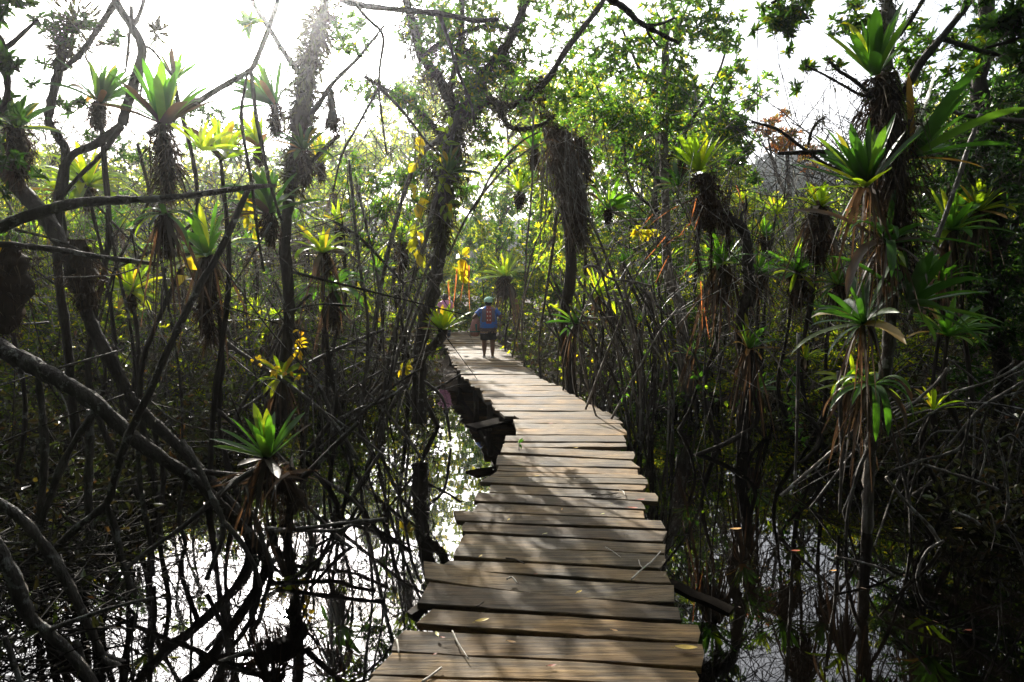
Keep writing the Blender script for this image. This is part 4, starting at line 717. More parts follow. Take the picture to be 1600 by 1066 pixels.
b(1355, 290, 5.7, 112, 'dg', 'dark spiky bromeliad leaning left out of the wrapped trunk at mid height', 24, (-.45, -.25), .12, (.1, 1.15), .7, None, W=.12)
b(1425, 245, 5.9, 100, 'dg', 'dark long-leaved bromeliad pointing right from the wrapped trunk', 15, (.8, -.25), .2, (.1, 1.0), 0, None, W=.1)
b(1385, 380, 5.7, 110, 'dg', 'large bromeliad with drooping grey-green straps in front of the speckled trunk', 14, (.1, -.5), .95, (.4, 1.5), .5, None, W=.12)
b(1420, 475, 5.8, 120, 'dg', 'wide dark bromeliad right of the speckled trunk with one lit leaf pointing right', 18, (.5, -.35), .35, (.3, 1.45), 0, None, W=.14)
b(1350, 505, 5.9, 88, 'dg', 'shaded bromeliad left of the speckled trunk at walkway height', 16, (-.6, -.3), .5, (.3, 1.4), .8, None, W=.12)
b(1365, 600, 6.0, 80, 'g', 'bromeliad with long hanging yellow-green straps at the foot of the speckled trunk', 12, (0, -.3), 1.6, (.9, 1.8), .8, None, W=.12)
b(1335, 600, 6.7, 58, 'yg', 'orange-brown withered bromeliad with few lit leaves left of the speckled trunk foot', 9, (-.3, -.2), .9, (.5, 1.6), 1.1, (14, 60))
b(1480, 525, 7.4, 64, 'g', 'round green bromeliad low in the dark right thicket', 26, (.1, -.3), .35, (.3, 1.4))
b(1458, 640, 6.9, 40, 'yg', 'small pale bromeliad catching light on the right root tangle', 10, (.2, -.2), .4, (.2, 1.2))
b(1485, 360, 8, 64, 'g', 'bromeliad with hanging brown skirt in the dark leaves at right', 24, (0, -.3), .5, (.2, 1.4), 1.3, (20, 60))
b(1530, 330, 8, 50, 'yg', 'yellowish bromeliad high in the dark right thicket', 20, (0, -.3), .6, (.2, 1.4), 1.1, (18, 40))
b(1470, 440, 8, 50, 'g', 'green bromeliad beneath the leaning pole in the right thicket', 22, (0, -.3), .5, (.2, 1.4), .9)
b(1065, 250, 11.8, 34, 'g', 'dim bromeliad on the thin pale trunk left of the shaggy stump', 16, (-.2, -.2), .4, (.2, 1.4), 0, (10, 40))
# stump under the walkway bromeliad and supports
st = thing('mangrove_stump', P(660, 560, 9.8), 'crooked brown stump holding the bright bromeliad beside the walkway', 'tree stump')
limb(st, 'stem', [(693, 513, 9.7), (688, 530, 9.7), (672, 545, 9.75), (660, 560, 9.8), (656, 610, 9.8), (658, 660, 9.8)], .07, .05, 'bark', 8, moss=(.05, 200, .06))
# nest of dead leaves round the left foreground bromeliad
ns = thing('dead_leaf_nest', P(420, 735, 5.6), 'raft of fallen straw-coloured leaves caught under the vivid green bromeliad over the water', 'dead leaves')
mb = MB(); k = 70; c_ = P(425, 738, 5.6); strips(mb, in_ball(c_, (.3, .3, .05), k), rand_unit(k) * [[1, 1, .25]], .32 * rng.uniform(.4, 1.2, k), .03, .25, 4); mb.build('dead_leaves', M['dead'], ns)
mb = MB(); hang_mass(mb, [c_ + [-.15, 0, .02], c_ + [0, 0, -.06], c_ + [.18, 0, -.2], c_ + [.1, 0, -.42]], [.14, .2, .14, .06], 500, .15, .012); mb.build('root_mass', M['rootlets'], ns)
for pts in ([(300, 735, 5.6), (360, 742), (430, 745), (480, 750)], [(385, 760, 5.6), (390, 820), (400, 880)], [(470, 750, 5.6), (520, 700), (560, 660)]): limb(ns, 'support_root', pts, .025, .02, 'bark')

# stems carrying the free-standing bromeliads down to the mud, so that none of them floats
k = 0
for t_ in BROM:
    c = np.array(t_.location)
    if c[1] < 6.9 or t_['label'].startswith(('bright green bromeliad on', 'narrow', 'upright yellow')) or any(q in t_['label'] for q in ('pole', 'mossy crown', 'hanging moss', 'mossy tree', 'shaggy mass', 'shaggy stump')): continue
    g_ = -.75; x1 = c[0] + rng.normal(0, .55); dx_ = c[0] - deck_x(c[1]) + 1e-3; x1 = x1 if abs(x1 - deck_x(c[1])) > 1.15 and (x1 - deck_x(c[1])) * dx_ > 0 else deck_x(c[1]) + np.sign(dx_) * rng.uniform(1.15, 1.35); mb = MB()
    tube(mb, [c, c + [rng.normal(0, .09), .1, -(c[2] - g_) * .3], c + [rng.normal(0, .2), .12, -(c[2] - g_) * .65], [x1, c[1] + .15, g_]], .02, .034, 7, 6, .14)
    mb.build('stem', M['dark_bark'], t_)

# ================================================================ VINES, YELLOW AND ORANGE LEAVES
def vine(px, label, pts, n, L, mat, W=.5, spread=.06, cat='vine', name='vine', drp=.4):
    w3 = [P(*q) for q in pts]; t_ = thing(name, w3[-1], label, cat); mb = MB(); p = tube(mb, w3, .006, .004, 4, 6, .1); mb.build('stem', M['twig'], t_)
    i = rng.integers(0, len(p), n); mb = MB(); d = rand_unit(n, -.5); leaves(mb, p[i] + d * spread * .3, d, rand_unit(n, 1) + [[0, -.6, 0]], L * rng.uniform(.6, 1.2, n), L * W * rng.uniform(.8, 1.2, n), .15, drp); mb.build('leaves', M[mat], t_)
vine(0, 'vine with broad heart-shaped yellow leaves hanging on the mossy walkway tree, left strand', [(648, 215, 9.4), (652, 290, 9.4), (650, 370, 9.4), (655, 400, 9.4)], 22, .2, 'vine', .6)
vine(0, 'cluster of broad yellow leaves hanging just above the bright walkway bromeliad', [(722, 395, 10.4), (718, 410, 10.4), (722, 440, 10.4)], 12, .22, 'vine', .55)
vine(0, 'yellow leaf pair dangling in front of the thicket left of the big hanging root mass', [(288, 395, 6.0), (290, 410, 6.0), (293, 430, 6.0)], 4, .13, 'yellow', .65)
vine(0, 'two yellow leaves below the level branch at the left edge', [(25, 350, 5.4), (15, 362, 5.4), (10, 375, 5.4)], 3, .12, 'yellow', .6)
vine(0, 'yellow climbing leaves stacked on a stem in the low left thicket', [(470, 515, 8.1), (468, 545, 8.1), (472, 590, 8.1)], 22, .075, 'yellow', .7)
vine(0, 'golden leaves above the dark nest in the low left thicket', [(395, 560, 7.9), (420, 575, 7.9), (450, 585, 7.9)], 16, .08, 'yellow', .6)
vine(0, 'orange and yellow leaves by the stump left of the walkway', [(640, 560, 9.6), (632, 572, 9.6), (625, 580, 9.6)], 14, .12, 'vine', .6)
vine(0, 'pale green vine leaves on the shaded root left of the speckled trunk', [(1235, 560, 8.5), (1240, 600, 8.5), (1238, 650, 8.5), (1255, 690, 8.5)], 44, .08, 'brom_g', .7)
vine(0, 'sparse green vine leaves by the foot of the crooked stem', [(1090, 590, 9.6), (1110, 620, 9.6), (1155, 630, 9.6), (1160, 660, 9.4)], 14, .09, 'brom_g', .7)
vine(0, 'yellow leafy climber left of the orange blades', [(985, 350, 11.2), (1005, 365, 11.2), (1030, 360, 11.2)], 46, .12, 'vine', .5)
vine(0, 'single green leaf shoot low between the pale stilt roots', [(978, 602, 8.8), (975, 612, 8.8), (974, 625, 8.8)], 4, .07, 'brom_g', .7)
vine(0, 'broad pale leaves drooping in front of the speckled trunk', [(1378, 370, 5.5), (1400, 400, 5.5), (1405, 500, 5.5)], 5, .17, 'brom_g', .45)
vine(0, 'orchid leaf spray under the glowing bromeliads left of the mossy tree', [(380, 290, 7.6), (385, 330, 7.6), (395, 360, 7.6)], 22, .14, 'vine', .4)
vine(0, 'long yellowing leaves scattered up the mossy tree trunk by the walkway', [(700, 180, 9.6), (690, 260, 9.6), (700, 330, 9.6)], 30, .2, 'brom_yg', .4)
def blades(label, items, cat='dead leaves'):
    Yd = items[0][2]; t_ = thing('dead_frond', P(items[0][0], items[0][1], Yd), label, cat)
    for x, y, Yd, dx, dy in items:
        a = P(x, y, Yd); e_ = P(x + dx, y + dy, Yd); mb = MB(); L = np.linalg.norm(e_ - a)
        strips(mb, a[None], (e_ - a)[None], L, .026 * Yd / 9, .25, 7, .1, side=np.array([[.8, .6, .1]])); mb.build('blade', M['orange'], t_)
blades('curving orange-red dead blades hanging left of the shaggy stump', [(1088, 310, 9.1, -8, 40), (1060, 322, 9.1, -50, 22), (1080, 348, 9.1, -25, 20), (1092, 338, 9.1, -10, 32), (1040, 370, 9.1, -30, 35), (1045, 400, 9.1, -20, 34), (1085, 405, 9.1, -20, 30), (1020, 335, 9.1, -20, 20), (1068, 365, 9.1, -34, 14), (1150, 290, 9.2, 10, 22), (1095, 440, 9.3, 3, 60), (1100, 480, 9.3, 8, 50)])
blades('long pinkish-orange dried fronds dangling above the bright walkway bromeliad', [(714, 420, 10.3, -4, 60), (700, 440, 10.3, 4, 40), (728, 410, 10.3, -6, 50), (733, 415, 10.3, -2, 60)])
blades('orange dead leaves on the dark bromeliad leaning left of the wrapped trunk', [(1290, 265, 5.9, 20, 8), (1320, 330, 5.9, 28, -24), (1356, 200, 5.9, 6, -26)])

# ================================================================ BACKGROUND TREES
def proto(i, h, r_, nw, L, mat):
    t_ = thing('mangrove_tree', (0, 0, 0), 'x', 'tree'); r_g = rng
    mb = MB(); fx = rng.normal(0, .3, 2); p = tube(mb, [(0, 0, -.1), (fx[0], fx[1], h * .3), (fx[0] * -.4, fx[1] * -.5, h * .6), (0, 0, h * .88)], .09, .03, 8, 6, .1)
    tips = []
    for j in range(9):
        z_ = rng.uniform(.25, .8) * h; a = p[int(np.argmin(abs(p[:, 2] - z_)))]; an = rng.uniform(0, 6.28); e_ = a + np.array([math.cos(an) * r_ * .75, math.sin(an) * r_ * .75, rng.uniform(.2, .9)])
        tube(mb, [a, (a + e_) / 2 + rng.normal(0, .15, 3), e_], .035, .012, 5, 5, .1); tips.append(e_)
    mb.build('trunk', M['bark'], t_)
    ml, mt = MB(), MB(); cl = [p[-1]] + tips + [np.array([rng.normal(0, r_ * .5), rng.normal(0, r_ * .5), rng.uniform(.2, 1) * h]) for _ in range(26)]
    for c in cl:
        rr = rng.uniform(.28, .55); k = int(nw / len(cl)); pos = in_ball(c, (rr, rr, rr * .75), k); whorls(ml, mt, pos, c - [0, 0, .15], L, 7, tl=.2); twigs(mt, [c + [0, 0, -.1]], [c * [.3, .3, 1] - [0, 0, .4]], .012)
    ml.build('crown', M[mat], t_); mt.build('twigs', M['twig'], t_)
    for j in range(9):
        an = j * .7 + rng.normal(0, .2); rr = rng.uniform(.5, 1.1); z_ = rng.uniform(.5, 1.6); mb = MB()
        tube(mb, [(0, 0, z_), (math.cos(an) * rr * .6, math.sin(an) * rr * .6, z_ * .8), (math.cos(an) * rr, math.sin(an) * rr, -.3)], .025, .018, 5, 5, .1); mb.build('prop_root', M['root'], t_)
    return t_
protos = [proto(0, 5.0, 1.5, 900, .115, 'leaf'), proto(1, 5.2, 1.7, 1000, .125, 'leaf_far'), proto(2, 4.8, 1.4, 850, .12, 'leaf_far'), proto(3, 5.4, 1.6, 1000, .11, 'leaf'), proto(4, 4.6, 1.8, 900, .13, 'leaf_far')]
def skyl(px): return float(np.interp(px, [-200, 0, 100, 200, 400, 540, 600, 680, 850, 1000, 1120, 1175, 1240, 1340, 1420, 1600, 1800], [130, 175, 235, 240, 230, 205, 140, 100, 100, 130, 195, 275, 300, 270, 170, 90, 60]))
spots = []
for Yr, dx_, nearx in ((11.4, 2.6, 2.9), (13.6, 1.9, 3.0), (16.4, 2.1, 2.4), (20, 2.4, 2.2), (24.5, 2.9, 2.2), (30, 3.2, 0)):
    hw = Yr * .88; x = -hw
    while x < hw:
        xx = x + rng.normal(0, .4); yy = Yr + rng.normal(0, .7); cxd = deck_x(yy) if yy < 26 else 99
        if abs(xx - cxd) > nearx - (.4 if yy > 15 else 0): spots.append((xx, yy))
        x += dx_
ZONES = [(70, 'behind the arching trunk at far left'), (165, 'behind the crooked dark tree'), (255, 'in line with the big root-column bromeliad'), (345, 'behind the black hanging root mass'), (430, 'left of the moss-smothered tree'), (510, 'right of the moss-smothered tree'), (590, 'under the hanging bough shoots'), (665, 'behind the shaggy walkway tree'),
 (740, 'above the pink-shirted person'), (815, 'above the blue-shirted walker'), (880, 'behind the big shaggy mass'), (950, 'right of the big shaggy mass'), (1020, 'left of the thin pale trunk'), (1085, 'behind the shaggy stump'), (1160, 'behind the crooked stem'), (1230, 'under the orange-leaved tree'), (1300, 'behind the curtain of dead leaves'), (1380, 'behind the speckled trunk'), (1460, 'right of the speckled trunk'), (1530, 'behind the leaning pole at right'), (9999, 'at the right edge')]
def zone(px): return next(w_ for q, w_ in ZONES if px <= q)
bandn = {0: 'front', 1: 'second', 2: 'third', 3: 'fourth', 4: 'back'}
for i, (x, y) in enumerate(spots):
    o = protos[i % 5] if i < 5 else copy_tree(protos[i % 5])
    px = 800 + x / y * PXF; g_ = ground_z(x, y); top = CAMZ + (440 - skyl(px) - rng.uniform(-15, 60) + (rng.uniform(0, 90) if y < 19 else 0) * -1) / PXF * y
    if y < 19 and 120 < px < 1350: top = min(top, .36 * y - 2.7 + rng.normal(0, .3))
    h0 = [5.0, 5.2, 4.8, 5.4, 4.6][i % 5] + .3; s = max(.36, (top - g_) / h0); sx = rng.uniform(.85, 1.15) * max(.6, min(1.3, s))
    o.location = (x, y, g_); o.rotation_euler = (0, 0, rng.uniform(0, 6.28)); o.scale = (sx, sx, s)
    side_ = 'left' if px < 690 else ('right' if px > 800 else 'centre')
    bn = 'nearest' if y < 12.4 else 'near' if y < 15 else 'second-row' if y < 18.2 else 'mid-distance' if y < 22.3 else 'far' if y < 27.3 else 'farthest'
    kd = ['dense green', 'sunlit yellow-green', 'slim sunlit', 'tall green', 'broad sunlit'][i % 5]
    lb, gr = f'{bn} {kd} mangrove {zone(px)}', 'leafy mangroves of the thicket'
    tag(o, lb, 'tree', gr)
for i, (x, y) in enumerate([(-4.6, 27.5), (-3.4, 27.2), (-2.3, 27.6), (-1.2, 27), (-.2, 26.4), (.8, 25.2), (1.6, 24), (-5.8, 26.8), (-1.8, 28.8), (.2, 28.4), (-3.9, 29)]):
    o = copy_tree(protos[i % 5]); o.location = (x, y, -.9); o.rotation_euler = (0, 0, rng.uniform(0, 6.28)); o.scale = (.75, .75, rng.uniform(.6, .95))
    tag(o, f"{['low', 'squat', 'small', 'short', 'stunted', 'leaning', 'slim', 'wide', 'ragged', 'dense', 'rounded'][i]} bushy mangrove closing the far bend of the boardwalk, {zone(800 + x / y * PXF)}", 'tree', 'bushy mangroves at the far bend')
# autumn-coloured tree on the right skyline
AT = thing('autumn_tree', P(1240, 520, 17), 'sparse tree with orange and yellow leaves on the skyline right of centre', 'tree')
limb(AT, 'trunk', [(1245, 560, 17), (1240, 440, 17), (1235, 330, 17), (1230, 240, 17)], .1, .04, 'pale_bark')
for pts in ([(1235, 320, 17), (1210, 260), (1200, 215)], [(1235, 340, 17), (1260, 290), (1262, 255)], [(1238, 380, 17), (1215, 330), (1195, 300)]): limb(AT, 'branch', pts, .04, .02, 'pale_bark')
crown(AT, [(1205, 225, 17, .6, 46), (1235, 215, 17, .6, 50), (1255, 245, 17, .5, 30), (1190, 200, 17, .3, 14), (1225, 180, 17, .5, 18)], .12, 'leaf_orange', 5)
# small background bromeliads: copies standing on their own stems in the thickets
def small_brom(h, hue, seed):
    t_ = thing('bromeliad', (0, 0, 0), 'x', 'bromeliad'); mb = MB(); rosette(mb, (0, 0, 0), .36, 26, (.05, -.2, 1), .14, .4, (.2, 1.45), seed); mb.build('rosette', M['brom_' + hue], t_)
    mb = MB(); skirt(mb, (0, 0, 0), .38, 26); mb.build('dead_leaves', M['dead'], t_); mb = MB(); tube(mb, [(0, 0, 0), (.07, .03, -.5), (-.05, 0, -1.2), (.05, .04, -2.2), (0, 0, -4), (0, 0, -h)], .02, .05, 6, 6, .14); mb.build('stem', M['dark_bark'], t_); return t_
sp = [small_brom(8, 'yg', 101), small_brom(8, 'g', 102), small_brom(8, 'yg', 103)]
for i in range(84):
    px = [rng.uniform(0, 650), rng.uniform(940, 1560)][i % 2]; Yd = rng.uniform(11.6, 16); py = rng.uniform(300, 540)
    o = sp[i] if i < 3 else copy_tree(sp[i % 3]); lc = P(px, py, Yd); dd_ = lc[0] - deck_x(Yd); lc[0] = deck_x(Yd) + np.sign(dd_) * max(abs(dd_), 1.5); px = 800 + lc[0] / Yd * PXF; o.location = tuple(lc); o.rotation_euler = (rng.normal(0, .06), rng.normal(0, .06), rng.uniform(0, 6.28)); s = rng.uniform(.55, 1.3); o.scale = (s, s * rng.uniform(.8, 1.2), s * rng.uniform(.8, 1.2))
    tag(o, f"{['low', 'knee-high', 'waist-high', 'head-high'][int((540 - py) // 64)]} {'tiny ' if s < .8 else ''} small {['yellow-green', 'green', 'bright lime'][i % 3]} bromeliad {zone(px)}" + (', farther back' if Yd > 12.8 else ''), 'bromeliad', 'small bromeliads dotted through the thicket')

# ================================================================ STUFF
# far wood as one mass
ml = MB(); k = 2600; x_ = rng.uniform(-60, 60, k); y_ = rng.uniform(36, 60, k); pxs = 800 + x_ / y_ * PXF
tops = np.array([CAMZ + (440 - skyl(q) - 25) / PXF * yy for q, yy in zip(pxs, y_)]); z_ = rng.uniform(0, 1, k) ** .6 * (tops + .4) - .4
whorls(ml, None, np.stack([x_, y_, z_], 1), np.stack([x_, y_, z_], 1) - [0, 0, .3], .32, 7, .5); 
for j in range(7): q_ = np.stack([x_, y_, z_], 1) + rng.normal(0, .45, (k, 3)); whorls(ml, None, q_, q_ - [0, 0, .3], .3, 6, .5)
tag(ml.build('distant_wood', M['leaf_far']), kind='stuff')
# undergrowth: dead twigs and small leaves over the mud banks
def bank_pts(k, x0=-14, x1=14, y0=9.5, y1=22):
    x = rng.uniform(x0, x1, k * 2); y = rng.uniform(y0, y1, k * 2); lim = .95 + .15 * (y < 14)
    keep = (np.abs(x - deck_x(y)) > lim) & ((y > 12.4) | (np.abs(x + .3) > 4.2) & (rng.random(k * 2) < .8)); return x[keep][:k], y[keep][:k]
x_, y_ = bank_pts(9000); k = len(x_); z_ = -.4 + rng.uniform(0, 1, k) ** 1.5 * (1.5 + .0 * x_); c = np.stack([x_, y_, z_], 1)
mt = MB(); d = rand_unit(k) * [[1, 1, .8]] + [[0, 0, .25]]; twigs(mt, c, c + d * rng.uniform(.15, .9, (k, 1)), rng.uniform(.003, .009, k)); tag(mt.build('dead_undergrowth', M['root']), kind='stuff')
ml = MB(); x_, y_ = bank_pts(34000); k = len(x_); cl = rng.random(k); z_ = -.35 + rng.uniform(0, 1, k) ** 1.8 * 1.7; c = np.stack([x_, y_, z_], 1); leaves(ml, c, rand_unit(k, .2), rand_unit(k, 1), .11 * rng.uniform(.5, 1.3, k), .05 * rng.uniform(.5, 1.3, k), .2, .3); tag(ml.build('undergrowth_leaves', M['wet_leaf']), kind='stuff')
ml = MB(); x_, y_ = bank_pts(3400, y0=10.5, y1=24); k = len(x_); z_ = -.2 + rng.uniform(0, 1, k) ** 1.3 * (1.5 + .08 * (y_ - 10)); c = np.stack([x_, y_, z_], 1); whorls(ml, None, c, c - [0, 0, .2], .095, 7, .5)
tag(ml.build('shrub_foliage', M['leaf_far']), kind='stuff')
# leaf flecks and scum floating near the roots
k = 900; x_ = rng.uniform(-6, 6, k); y_ = rng.uniform(3, 13, k); kp = (np.abs(x_ - deck_x(y_)) > .95) & ((rng.random(k) < .25) | (np.sin(x_ * 2.1 + 1) * np.cos(y_ * 1.4) > .35)); x_, y_ = x_[kp], y_[kp]; k = len(x_); ml = MB()
leaves(ml, np.stack([x_, y_, np.full(k, WATER + .004)], 1), rand_unit(k) * [[1, 1, 0]] + [[0, 0, .02]], np.tile([[0, 0, 1.]], (k, 1)), rng.uniform(.01, .05, k), rng.uniform(.006, .02, k), .05, 0); tag(ml.build('floating_litter', M['dead']), kind='stuff')
# fine bare twigs through the middle storey
mt = MB(); k = 5200; px_ = np.where(rng.random(k) < .5, rng.uniform(0, 680, k), rng.uniform(830, 1560, k)); Yd = rng.uniform(8.5, 15, k); py_ = rng.uniform(180, 560, k)
c = np.array([P(a, b_, q) for a, b_, q in zip(px_, py_, Yd)]); keep = (np.abs(c[:, 0] - deck_x(c[:, 1])) > 1.0) & (c[:, 2] > -.4); c = c[keep]; k = len(c)
d = unit(rng.normal(0, 1, (k, 3)) * [[.7, .4, 1]]); e_ = c + d * rng.uniform(.3, 1.9, (k, 1)); keep = (np.abs(e_[:, 0] - deck_x(e_[:, 1])) > 1.0) & (np.abs((e_ + c)[:, 0] / 2 - deck_x((e_ + c)[:, 1] / 2)) > 1.0); c, e_ = c[keep], e_[keep]; k = len(c); h = k // 2; twigs(mt, c[:h], e_[:h], rng.uniform(.003, .01, h)); tag(mt.build('bare_twigs', M['bark']), kind='stuff')
mt = MB(); twigs(mt, c[h:], e_[h:], rng.uniform(.003, .009, k - h)); tag(mt.build('sunlit_tone_twigs', M['pale_bark']), kind='stuff')  # paler bark puts sunlight into the colour of these twigs

# ================================================================ PEOPLE
def loft(mb, rings, k=16, rough=0.0):
    """rings: (centre xyz, radius x, radius y)"""
    a = np.arange(k) * 2 * math.pi / k; n = len(rings); v = []
    for c, rx, ry in rings:
        f = 1 + rough * rng.normal(0, 1, k); v.append(np.stack([c[0] + rx * np.cos(a) * f, c[1] + ry * np.sin(a) * f, np.full(k, c[2])], 1))
    v = np.concatenate(v); i = np.arange(n - 1)[:, None] * k; j = np.arange(k)[None]; j2 = (j + 1) % k
    mb.add(v, np.stack([i + j, i + j2, i + k + j2, i + k + j], -1).reshape(-1, 4), None, True)
def body(t_, H, arms, legs, mat):
    """continuous skinned figure facing +Y; H = height"""
    s = H / 1.5; V = []; E = []; Rr = []
    def add(p, r, par=None): V.append([q * s for q in p]); Rr.append(r * s); i = len(V) - 1; (E.append((par, i)) if par is not None else None); return i
    pel = add((0, 0, .74), .13); wa = add((0, 0, .92), .13, pel); ch = add((0, 0, 1.1), .13, wa); sh = add((0, 0, 1.2), .09, ch); nk = add((0, .01, 1.28), .05, sh); hb = add((0, .02, 1.335), .075, nk); hm = add((0, .02, 1.40), .088, hb); ht = add((0, .01, 1.465), .06, hm)
    add((0, .125, 1.385), .014, hm); add((-.093, .01, 1.39), .014, hm); add((.093, .01, 1.39), .014, hm)
    for sx, (el, wr, fd) in zip((-1, 1), arms):
        a = add((sx * .17, 0, 1.19), .06, sh); b_ = add(el, .042, a); c = add(wr, .028, b_); fd = unit(np.array(fd, float)); sd = unit(np.cross(fd, [0, 0, 1]) + [1e-3, 0, 0]); pm = np.array(wr) + fd * .05; pmi = add(pm, .026, c)
        for q in range(4):
            o = (q - 1.5) * .017; f0 = pm + fd * .035 + sd * o; i0 = add(f0, .009, pmi); ln = [.026, .032, .03, .022][q]; i1 = add(f0 + fd * ln + np.array([0, 0, -.008]), .008, i0); add(f0 + fd * ln * 1.7 + np.array([0, 0, -.026]), .007, i1)
        th = add(np.array(wr) + fd * .035 + sd * .035 * -sx, .01, pmi); add(np.array(wr) + fd * .06 + sd * .045 * -sx + np.array([0, 0, -.012]), .008, th)
    for sx, (kn, an, ft) in zip((-1, 1), legs):
        h_ = add((sx * .085, 0, .66), .1, pel); k_ = add(kn, .062, h_); cf = add([(kn[q] * .6 + an[q] * .4) - (.01 if q == 1 else 0) for q in range(3)], .068, k_); a_ = add(an, .036, cf); f_ = add([(an[q] + ft[q]) / 2 for q in range(3)], .032, a_); add(ft, .026, f_)
    me = bpy.data.meshes.new('body'); me.from_pydata(V, E, []); o = bpy.data.objects.new('body', me); col.objects.link(o); o.parent = t_
    md = o.modifiers.new('skin', 'SKIN'); md.use_smooth_shade = True
    for i, r_ in enumerate(Rr): me.skin_vertices[0].data[i].radius = (r_, r_)
    me.skin_vertices[0].data[0].use_root = True
    sb = o.modifiers.new('sub', 'SUBSURF'); sb.levels = 1; sb.render_levels = 2
    dg = bpy.context.evaluated_depsgraph_get(); m2 = bpy.data.meshes.new_from_object(o.evaluated_get(dg)); o.modifiers.clear(); o.data = m2; m2.materials.clear(); m2.materials.append(mat)
    return o
M['skin'] = plain('brown_skin', (.16, .085, .055), .5); M['black_cloth'] = plain('black_cloth', (.015, .015, .018), .9); M['mint_cloth'] = plain('mint_cloth', (.33, .55, .42), .85); M['pink_cloth'] = plain('pink_cloth', (.55, .22, .36), .85)
M['hair'] = plain('dark_hair', (.012, .01, .009), .6); M['sandal'] = plain('pale_sandal', (.42, .42, .4), .6); M['bag_cloth'] = plain('faded_rose_cloth', (.3, .15, .13), .9); M['teal_print'] = plain('teal_print', (.03, .13, .12), .9); M['denim'] = plain('dark_trousers', (.04, .05, .07), .9)
# patterned shirt: blue with a red centre panel, small white marks and a dark patterned hem
m, n, l, o = newmat('blue_patterned_shirt')
t = n.new('ShaderNodeTexCoord'); sp_ = n.new('ShaderNodeSeparateXYZ'); l.new(t.outputs['Object'], sp_.inputs[0])
def mth(op, a, b_=None, c=None):
    x = n.new('ShaderNodeMath'); x.operation = op
    for i_, q in enumerate((a, b_, c)):
        if q is None: continue
        if isinstance(q, (int, float)): x.inputs[i_].default_value = q
        else: l.new(q, x.inputs[i_])
    return x.outputs[0]
X, Z_ = sp_.outputs[0], sp_.outputs[2]
def band(v, lo, hi): return mth('MULTIPLY', mth('GREATER_THAN', v, lo), mth('LESS_THAN', v, hi))
def layer(base, fac, c):
    x = n.new('ShaderNodeMixRGB'); l.new(fac, x.inputs['Fac']); x.inputs['Color2'].default_value = (*c, 1)
    if isinstance(base, tuple): x.inputs['Color1'].default_value = (*base, 1)
    else: l.new(base, x.inputs['Color1'])
    return x.outputs[0]
vo = n.new('ShaderNodeTexVoronoi'); vo.inputs['Scale'].default_value = 32; l.new(t.outputs['Object'], vo.inputs['Vector'])
c = layer((.03, .12, .42), mth('MULTIPLY', mth('GREATER_THAN', mth('ABSOLUTE', X), .12), mth('LESS_THAN', vo.outputs['Distance'], .42)), (.09, .07, .07))
c = layer(c, mth('MULTIPLY', band(Z_, .9, 1.22), band(mth('ABSOLUTE', X), .055, .16)), (.09, .075, .1))
c = layer(c, mth('MULTIPLY', band(Z_, .86, 1.32), band(X, -.055, .075)), (.22, .045, .035))
mk = mth('MULTIPLY', band(mth('MODULO', mth('ADD', Z_, 0), .1), .03, .065), mth('MULTIPLY', band(Z_, .9, 1.24), mth('ADD', band(X, -.035, -.012), band(X, .03, .053))))
c = layer(c, mk, (.5, .46, .38))
c = layer(c, band(Z_, .62, .75), (.07, .05, .045))
c = layer(c, mth('MULTIPLY', band(Z_, .66, .73), mth('LESS_THAN', vo.outputs['Distance'], .3)), (.3, .2, .12)); c = layer(c, band(Z_, .645, .655), (.35, .22, .12)); c = layer(c, band(Z_, .62, .632), (.35, .24, .14))
p = n.new('ShaderNodeBsdfPrincipled'); l.new(c, p.inputs['Base Color']); p.inputs['Roughness'].default_value = .85; l.new(p.outputs[0], o.inputs['Surface']); M['shirt'] = m
